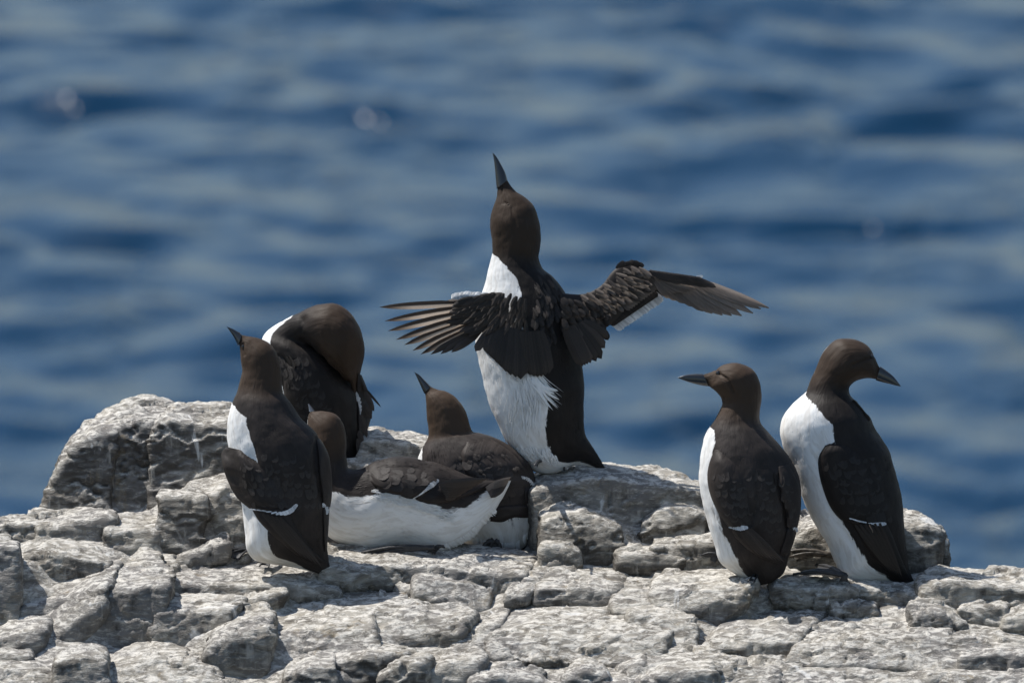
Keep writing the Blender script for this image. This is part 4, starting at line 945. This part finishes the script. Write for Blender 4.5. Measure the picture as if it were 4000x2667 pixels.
for k in range(7):
    feather(E_, we, (400 + k * 9, 1128 - k * 3), (505 + k * 22, 1258 + k * 6), 14, E_.d0 - 0.076 + 0.0008 * k, E_.d0 - 0.055, M_BRN, 'primary')
coverts(E_, we, [(245, 800), (440, 800), (310, 1030), (455, 1030)], 6, 6, 62, 26, (76, 84), 3)
coverts(E_, E_.bodyo, [(470, 800), (590, 810), (500, 1060), (610, 1060)], 6, 4, 66, 28, (84, 86), 4)
coverts(E_, wf, [(620, 830), (690, 830), (655, 1040), (700, 1040)], 6, 3, 60, 24, (88, 96), 5)
E_.foot((300, 1318), [(190, 1282), (215, 1300), (262, 1322)], w=9, heel=(300, 1290))
E_.foot((520, 1400), [(440, 1420), (470, 1428), (520, 1430)], w=7)

# ============ right pair, the rear one looking back over its shoulder
F_ = Bird(T4, rock_d(*T4((1340, 1432))) + 0.01, (970, 1410), 'guillemot at the far right, white breast to the left and head turned to the right', 0.7)
F_.d0 = max(F_.d0 + 0.01, E_.d0 + 0.045)
F_.body([(1348, 1442, 1358, 1436, .4), (1290, 1420, 1330, 1390, .45), (1210, 1412, 1305, 1330, .55), (1110, 1405, 1290, 1270, .62), (1010, 1402, 1280, 1200, .68), (936, 1382, 1272, 1130, .72), (905, 1300, 1266, 1060), (870, 1220, 1260, 980), (820, 1130, 1250, 910), (770, 1040, 1236, 840), (725, 940, 1215, 770), (690, 850, 1190, 700), (655, 760, 1158, 645), (622, 670, 1122, 585), (610, 590, 1100, 530), (625, 520, 1072, 487), (662, 460, 1030, 440, .82), (705, 415, 990, 408, .86), (742, 380, 975, 378, .9), (765, 330, 985, 350, .9), (785, 285, 1020, 325, .86), (812, 225, 1065, 312, .82), (850, 155, 1090, 312, .78), (920, 104, 1105, 314, .76), (1010, 103, 1112, 316, .74), (1075, 132, 1118, 317, .7), (1110, 185, 1122, 318, .66), (1138, 240, 1130, 320, .6), (1165, 268, 1152, 324, .48), (1190, 290, 1180, 330, .38)],
        white=[(0, 0), (1.6, 0), (2.2, 50), (3, 72), (5, 78), (7, 66), (9, 60), (11, 62), (12, 72), (12.7, 94), (14, 98), (15, 88), (16, 76), (17, 50), (17.9, 12), (18.3, 0), (27, 0)], belly=0, head=(17, 20), dirt=(1, 5),
        creases=[([(1110, 188), (1085, 200), (1040, 222), (1000, 245)], 4.0, 0.0028), ([(812, 720), (840, 880), (900, 1050), (990, 1190)], 9, 0.003), ([(1030, 450), (1080, 490)], 8, .002)])
F_.beak([(1120, 321, 1144, 246, .58), (1155, 331, 1178, 270, .5), (1195, 340, 1214, 300), (1228, 349, 1238, 330), (1252, 353, 1253, 351)], k=.42)
F_.eye(1098, 193, 0.0030, sink=0.2)
wf2 = F_.plate('wing', [(850, 668, 880, 655), (822, 712, 985, 660), (812, 770, 1080, 710), (830, 870, 1140, 790), (872, 985, 1180, 900), (930, 1060, 1200, 1010), (985, 1075, 1200, 1085)], 0.0065, M_PLUM, taper=(0.2, 0.6), wave=0.0008, soft=True)
F_.plate('primary_feathers', [(990, 1075, 1180, 1085), (1030, 1150, 1210, 1150), (1090, 1240, 1240, 1230), (1160, 1320, 1270, 1300), (1240, 1390, 1300, 1370)], 0.004, M_PLUM, parent=wf2, taper=(0.8, 0.4))
wing_bar(F_, wf2, [(986, 1054, 984, 1060), (1042, 1069, 1040, 1077), (1100, 1079, 1100, 1087), (1140, 1077, 1144, 1097), (1166, 1078, 1174, 1090)], 24)
feather(F_, wf2, (1085, 1090), (1178, 1262), 7, F_.d0 - 0.07, F_.d0 - 0.05, M_PRIMG, 'primary')
for k in range(9):
    bx, by = 998 + k * 8, 425 + k * 9
    feather(F_, F_.bodyo, (bx, by), (bx + 26, by + 40), 13, F_.d0 - 0.02, F_.d0 - 0.015, M_BLK, 'covert')
coverts(F_, wf2, [(840, 740), (1080, 690), (980, 1020), (1180, 1010)], 7, 8, 70, 28, (62, 72), 6)
for k in range(6): feather(F_, wf2, (1010 + k * 26, 1090 - k * 2), (1190 + k * 14, 1330 + k * 8), 18, F_.d0 - 0.073 + 0.0012 * k, F_.d0 - 0.045, F_.flat, 'primary')
F_.foot((950, 1415), [(680, 1385), (735, 1372), (800, 1335)], w=14, heel=(950, 1390))
F_.foot((890, 1310), [(650, 1262), (660, 1290), (700, 1310)], M_FOOTB, w=14)

# ============ centre bird, wings spread, bill to the sky
G_ = Bird(T1, min(rock_d(*T1((800, 1515))) + 0.05, rock_d(*T1((1075, 1500))) + 0.012), (820, 1510), 'guillemot stretching upright in the middle with both wings spread and bill to the sky', 0.5)
G_.body([(1070, 1503, 1086, 1496, .4), (1012, 1480, 1062, 1455, .42), (940, 1478, 1035, 1412, .5), (855, 1512, 1010, 1375, .6), (770, 1500, 992, 1340, .68), (702, 1445, 984, 1290, .74), (650, 1380, 985, 1220), (618, 1310, 990, 1150), (580, 1230, 982, 1080), (547, 1120, 965, 1010), (523, 1010, 950, 930), (514, 920, 940, 860), (520, 820, 930, 800), (535, 740, 915, 745), (550, 690, 890, 700), (562, 650, 850, 650, .84), (574, 600, 805, 612, .9), (586, 545, 789, 570, .92), (583, 500, 796, 520, .9), (578, 450, 797, 470, .88), (577, 395, 790, 415, .85), (586, 355, 772, 355, .82), (600, 310, 735, 307, .78), (605, 280, 690, 275, .74), (607, 262, 652, 228, .68), (604, 240, 640, 206, .5), (601, 218, 630, 186, .4)],
        white=[(0, 0), (0.8, 60), (2, 90), (4, 96), (6, 112), (8, 124), (10, 118), (11.5, 106), (14, 106), (15, 104), (16, 88), (16.7, 60), (17.2, 0), (24, 0)], belly=-20, head=(15.5, 18), dirt=(0, 4),
        creases=[([(628, 255), (626, 290), (632, 330)], 3.5, 0.0015), ([(640, 328), (655, 335)], 4, 0.0015), ([(668, 350), (680, 390), (690, 425)], 5, 0.0012)])
G_.beak([(605, 268, 652, 229, .68), (601, 225, 642, 195, .6), (597, 175, 624, 160), (592, 135, 604, 126), (586, 107, 588, 109)], k=.55)
G_.eye(655, 337, 0.0018, M_LID)
gd = G_.d0
# --- near wing, reaching to the left
def arm(secs, mat, t, name='wing'):
    keep = G_.t; G_.t = t; o = G_.tube(name, secs, mat, k=0.22, nr=30, ns=22); G_.t = keep; return o
lw = arm([(1820, 640, 1840, 1150, .2, -60), (1650, 570, 1700, 1150, .24, -90), (1500, 545, 1480, 1120, .24, -105), (1300, 560, 1300, 1020, .22, -110), (1100, 610, 1150, 960, .2, -112), (960, 660, 1050, 900, .16, -112)], M_BLK, TL)
rg = random.Random(21)
prim = [((1010, 668), (90, 712), 30), ((1040, 715), (150, 866), 30), ((1060, 765), (185, 976), 31), ((1085, 812), (275, 1073), 31), ((1105, 850), (368, 1131), 31), ((1130, 885), (458, 1196), 31), ((1150, 915), (550, 1236), 30), ((1170, 940), (660, 1238), 30), ((1190, 960), (770, 1233), 30), ((1220, 975), (892, 1213), 34)]
for i, (b, tp, w_) in enumerate(prim):
    feather(G_, lw, b, tp, w_, gd - 0.050 + 0.0012 * i, gd - 0.062 + 0.0012 * i, M_PRIM if i < 7 else M_BRN, 'primary', t=TL, flip=True, roll=rg.uniform(-.1, .1))
feather(G_, lw, (1330, 940), (1160, 1203), 34, gd - 0.05, gd - 0.055, M_BRN, 'blunt', t=TL)
# secondaries and tertials hanging down
for i in range(9):
    f = i / 8
    b = (1390 + 260 * f, 900 + 60 * f); tp = (np.interp(f, [0, .3, .7, 1], [1300, 1370, 1530, 1665]), np.interp(f, [0, .3, .7, 1], [1235, 1300, 1460, 1515]))
    feather(G_, lw, (b[0] + 6, b[1] + 20), (tp[0] - 2, tp[1] + 16 + 34 * f), 52, gd - 0.049, gd - 0.052, M_WF, 'blunt', t=TL)
    feather(G_, lw, b, tp, 56, gd - 0.052 - 0.0006 * i, gd - 0.056 - 0.0006 * i, M_BLK, 'blunt', t=TL)
for i in range(7):
    f = i / 6
    feather(G_, G_.bodyo, (1700 + 180 * f, 980), (1730 + 250 * f, 1450 + 40 * math.sin(f * 3.1)), 52, gd - 0.060, gd - 0.058, M_BLK, 'blunt', t=TL)
# coverts over the near wing: rows from the bend of the wing to the flight feathers
for r in range(8):
    for c in range(13):
        f = c / 12 + rg.uniform(-.03, .03); g = r / 7
        bx = np.interp(f, [0, 1], [1720, 1060]) + rg.uniform(-18, 18); top = np.interp(bx, [1000, 1300, 1500, 1720], [640, 570, 550, 610]); bot = np.interp(bx, [1000, 1300, 1500, 1720], [860, 960, 1050, 1100])
        by = top + (bot - top) * (1 - g) * 0.85 + rg.uniform(-10, 10)
        ang = R(np.interp(bx, [1050, 1350, 1700], [168, 145, 100]) + rg.uniform(-10, 10)); l = rg.uniform(170, 260) * (0.75 + 0.35 * (1 - g))
        feather(G_, lw, (bx, by), (bx + l * math.cos(ang), by + l * math.sin(ang)), rg.uniform(15, 24), gd - 0.052 - 0.0013 * r, gd - 0.0525 - 0.0013 * r, M_BLK if rg.random() < .8 else M_BRN, 'primary', t=TL)
for k in range(18):      # pale leading edge and breast feathers lifted by the wing
    x = 895 + k * 22; feather(G_, lw, (x + 60, 600 + rg.uniform(-8, 8)), (x - rg.uniform(0, 12), 600 + (14 if k == 0 else 0) - 30 * math.sin(k / 17 * 3.1) + rg.uniform(-10, 10)), 34, gd - 0.046, gd - 0.046, M_WF, 'covert', t=TL)
feather(G_, lw, (960, 640), (822, 655), 16, gd - 0.048, gd - 0.05, M_PRIM, 'primary', t=TL)
# --- far wing, reaching to the right
rw = arm([(60, 500, 180, 1050, .22, -40), (330, 520, 470, 860, .22, -30), (520, 430, 640, 830, .22, -20), (640, 280, 800, 720, .2, -10), (790, 200, 960, 640, .18, 0), (960, 270, 1080, 560, .16, 6), (1150, 300, 1230, 520, .14, 10), (1350, 325, 1400, 480, .12, 14), (1520, 375, 1540, 450, .1, 16)], M_BRN, TR)
pr = [((1500, 390), (2230, 662), 27), ((1470, 395), (2147, 672), 28), ((1440, 400), (2067, 715), 29), ((1400, 400), (1951, 742), 29), ((1360, 400), (1850, 740), 29), ((1320, 400), (1755, 735), 29), ((1290, 400), (1652, 718), 29), ((1250, 400), (1560, 695), 28), ((1210, 400), (1465, 650), 27), ((1180, 405), (1370, 615), 26), ((1150, 415), (1285, 585), 25), ((1120, 420), (1215, 560), 24)]
for i, (b, tp, w_) in enumerate(pr):
    feather(G_, rw, (b[0] - 40, b[1] - 20), tp, w_ * 1.6, gd - 0.022 + 0.0013 * (11 - i), gd - 0.018 + 0.0013 * (11 - i), M_PRIMG, 'primary' if i < 3 else 'covert', t=TR, roll=0.75)
for i in range(12):     # short pale-tipped coverts over the primaries
    f = i / 11; feather(G_, rw, (1040 + 90 * f, 340 + 30 * f), (1160 + 330 * f, 545 - 70 * f + 10 * math.sin(i)), 18, gd - 0.022 - 0.0004 * i, gd - 0.024, M_PRIMG, 'covert', t=TR, roll=0.6)
for r in range(2):      # dark coverts along the hand
    for i in range(12):
        f = i / 11; feather(G_, rw, (1010 + 470 * f, 290 + 70 * f - 8 * r), (1250 + 440 * f - 90 * r, 400 + 50 * f - 40 * r + rg.uniform(-8, 8)), 24, gd - 0.027 - 0.0015 * r - .0003 * i, gd - 0.027 - 0.0015 * r, M_BRN, 'covert', t=TR, roll=0.4)
feather(G_, rw, (1480, 350), (1557, 336), 12, gd - 0.02, gd - 0.02, M_WF, 'blunt', t=TR)
feather(G_, rw, (1480, 352), (1535, 352), 12, gd - 0.02, gd - 0.02, M_WF, 'covert', t=TR)
# white trailing edge and the dark secondaries above it
for i in range(33):
    f = i / 32; x, y = 690 + 430 * f, 850 - 290 * f
    feather(G_, rw, (x - 95, y - 75), (x + 34 + rg.uniform(-4, 4), y + 36 + rg.uniform(-7, 7)), 24, gd - 0.004 - 0.0004 * (i % 2), gd - 0.006, M_WF, 'blunt', t=TR)
    feather(G_, rw, (x - 120, y - 95), (x - 24, y - 14), 24, gd - 0.006, gd - 0.009, M_BLK, 'blunt', t=TR)
for i in range(14):     # grey greater coverts bordering the dark gap
    f = i / 13; x, y = 800 + 330 * f, 690 - 250 * f
    feather(G_, rw, (x - 120, y - 150 + 30 * f), (x + 12, y - 4), 24, gd - 0.02 - .0003 * i, gd - 0.021, M_COV, 'blunt', t=TR, roll=0.5)
# ruffled rows over the upper arm
for r in range(9):
    for c in range(9):
        f = c / 8; g = r / 8
        x0, y0 = np.interp(f, [0, .35, .6, .8, 1], [300, 520, 640, 760, 900]), np.interp(f, [0, .35, .6, .8, 1], [540, 440, 330, 235, 250])
        x1, y1 = np.interp(f, [0, 1], [420, 900]), np.interp(f, [0, 1], [780, 480])
        x = x0 + (x1 - x0) * (1 - g) * 0.9 + rg.uniform(-14, 14); y = y0 + (y1 - y0) * (1 - g) * 0.9 + rg.uniform(-10, 10)
        ang = R(rg.uniform(5, 34) + 22 * (1 - f)); l = rg.uniform(95, 160)
        feather(G_, rw, (x, y), (x + l * math.cos(ang), y + l * math.sin(ang)), rg.uniform(13, 20), gd - 0.021 - 0.0018 * r, gd - 0.0245 - 0.0018 * r - rg.uniform(0, .002), M_COV if rg.random() < .75 else M_BRN, 'covert', t=TR, roll=rg.uniform(0.1, .7))
for k in range(9):
    x = 700 + k * 26; y = np.interp(x, [700, 830, 940], [225, 180, 215])
    feather(G_, rw, (x - 30, y + 30), (x + 50 + rg.uniform(0, 20), y - 14 + (k - 3) * 8 + rg.uniform(-8, 8)), 17, gd - 0.014, gd - 0.016, M_BRN, 'covert', t=TR)
# tertials hanging over the rump on the right
for i in range(8):
    f = i / 7
    tp = (np.interp(f, [0, .4, .7, 1], [330, 400, 520, 590]), np.interp(f, [0, .4, .7, 1], [1255, 1225, 1190, 960]))
    feather(G_, rw, (np.interp(f, [0, 1], [150, 330]), np.interp(f, [0, 1], [860, 800])), tp, 46, gd - 0.052 + 0.004 * f, gd - 0.050 + 0.006 * f, M_BLK if i % 3 else M_BRN, 'blunt', t=TR)
for r in range(6):      # smooth coverts between back and wing
    for c in range(8):
        x = 120 + c * 58 + rg.uniform(-15, 15); y = 560 + r * 50 + c * 10 + rg.uniform(-12, 12)
        ang = R(rg.uniform(25, 70)); l = rg.uniform(90, 140)
        feather(G_, rw, (x, y), (x + l * math.cos(ang), y + l * math.sin(ang)), rg.uniform(22, 30), gd - 0.058 + 0.0045 * c + 0.0012 * r, gd - 0.060 + 0.0045 * c + 0.0012 * r, M_BLK if rg.random() < .6 else M_BRN, 'covert', t=TR)
# ruffled mantle feathers down the back
for k in range(110):
    f = rg.random(); y = 350 + 700 * f; x = rg.uniform(np.interp(y, [350, 620, 1050], [1760, 1800, 1760]), np.interp(y, [350, 620, 1050], [2010, 2150, 2250]))
    q = ray([G_.bvhs[0]], *TL((x, y)))
    if q is None: continue
    l = rg.uniform(110, 190); ang = R(rg.uniform(40, 80) + 15 * f)
    feather(G_, G_.bodyo, (x, y), (x + l * math.cos(ang) * .8, y + l * math.sin(ang)), rg.uniform(14, 26), q + 0.001, q - rg.uniform(0.002, 0.006), M_BLK if rg.random() < .75 else M_BRN, 'covert', t=TL)
# long white flank plumes
keep = G_.t; G_.t = TB; pth = []
for k in range(120):
    f = rg.random(); x = 560 + 200 * f + rg.uniform(-20, 20); y = 480 + rg.uniform(0, 170)
    l = rg.uniform(120, 330); sp = (x - 560) / 220
    ex = x + l * (0.15 + 0.75 * sp) * rg.uniform(.5, 1); ey = y + l * (1.0 - 0.45 * sp)
    pth.append(([(x, y), (x + (ex - x) * .35 + 6, y + (ey - y) * .45), (ex, ey)], rg.uniform(1.8, 4)))
for k in range(60):
    x = rg.uniform(420, 760); y = rg.uniform(620, 1000); l = rg.uniform(120, 260)
    pth.append(([(x, y), (x + rg.uniform(-10, 14), y + l * .5), (x - rg.uniform(-30, 60), y + l)], rg.uniform(2.5, 5.5)))
for k in range(120):
    x = rg.uniform(520, 900); y = np.interp(x, [520, 800, 1150], [1180, 1230, 1330]) + rg.uniform(-20, 90)
    pth.append(([(x, y), (x + 12, y + 30), (x + rg.uniform(10, 50), y + rg.uniform(50, 80))], rg.uniform(3, 6)))
G_.strands('flank_plumes', pth, M_WHITE, G_.bodyo, lift=0.0014)
for (bx, by), (mx, my), (tx, ty) in (((690, 520), (800, 640), (915, 664)), ((700, 560), (800, 690), (925, 745)), ((700, 620), (820, 720), (912, 820)), ((660, 600), (780, 760), (862, 842)), ((640, 640), (760, 760), (840, 835))):
    pass
pth = []
for tip in ((915, 664), (925, 745), (912, 820), (862, 842), (835, 820), (880, 690)):
    for k in range(9):
        o = rg.uniform(-14, 14)
        pth.append(([(690 + rg.uniform(-30, 30), 540 + rg.uniform(-20, 60)), ((690 + tip[0]) / 2 + o * .8, (560 + tip[1]) / 2 + 25 + o), (tip[0] + o * .5, tip[1] + o * .6)], rg.uniform(4, 8)))
G_.strands('flank_plumes', pth, M_WHITE, G_.bodyo, lift=0.003)
G_.t = keep
G_.foot((802, 1508), [(772, 1500), (780, 1512), (800, 1520)], w=9)
G_.foot((900, 1490), [(850, 1512), (870, 1518), (900, 1520)], w=9)
for k_, b_ in enumerate((A_, B_, C_, D_, E_, F_, G_)): b_.fuzz(8000 if b_ is not G_ else 10000, 100 + k_)
for b_ in (A_, B_, C_, D_, E_, F_, G_): print('BIRD', b_.root['label'][:40], round(b_.d0, 3))
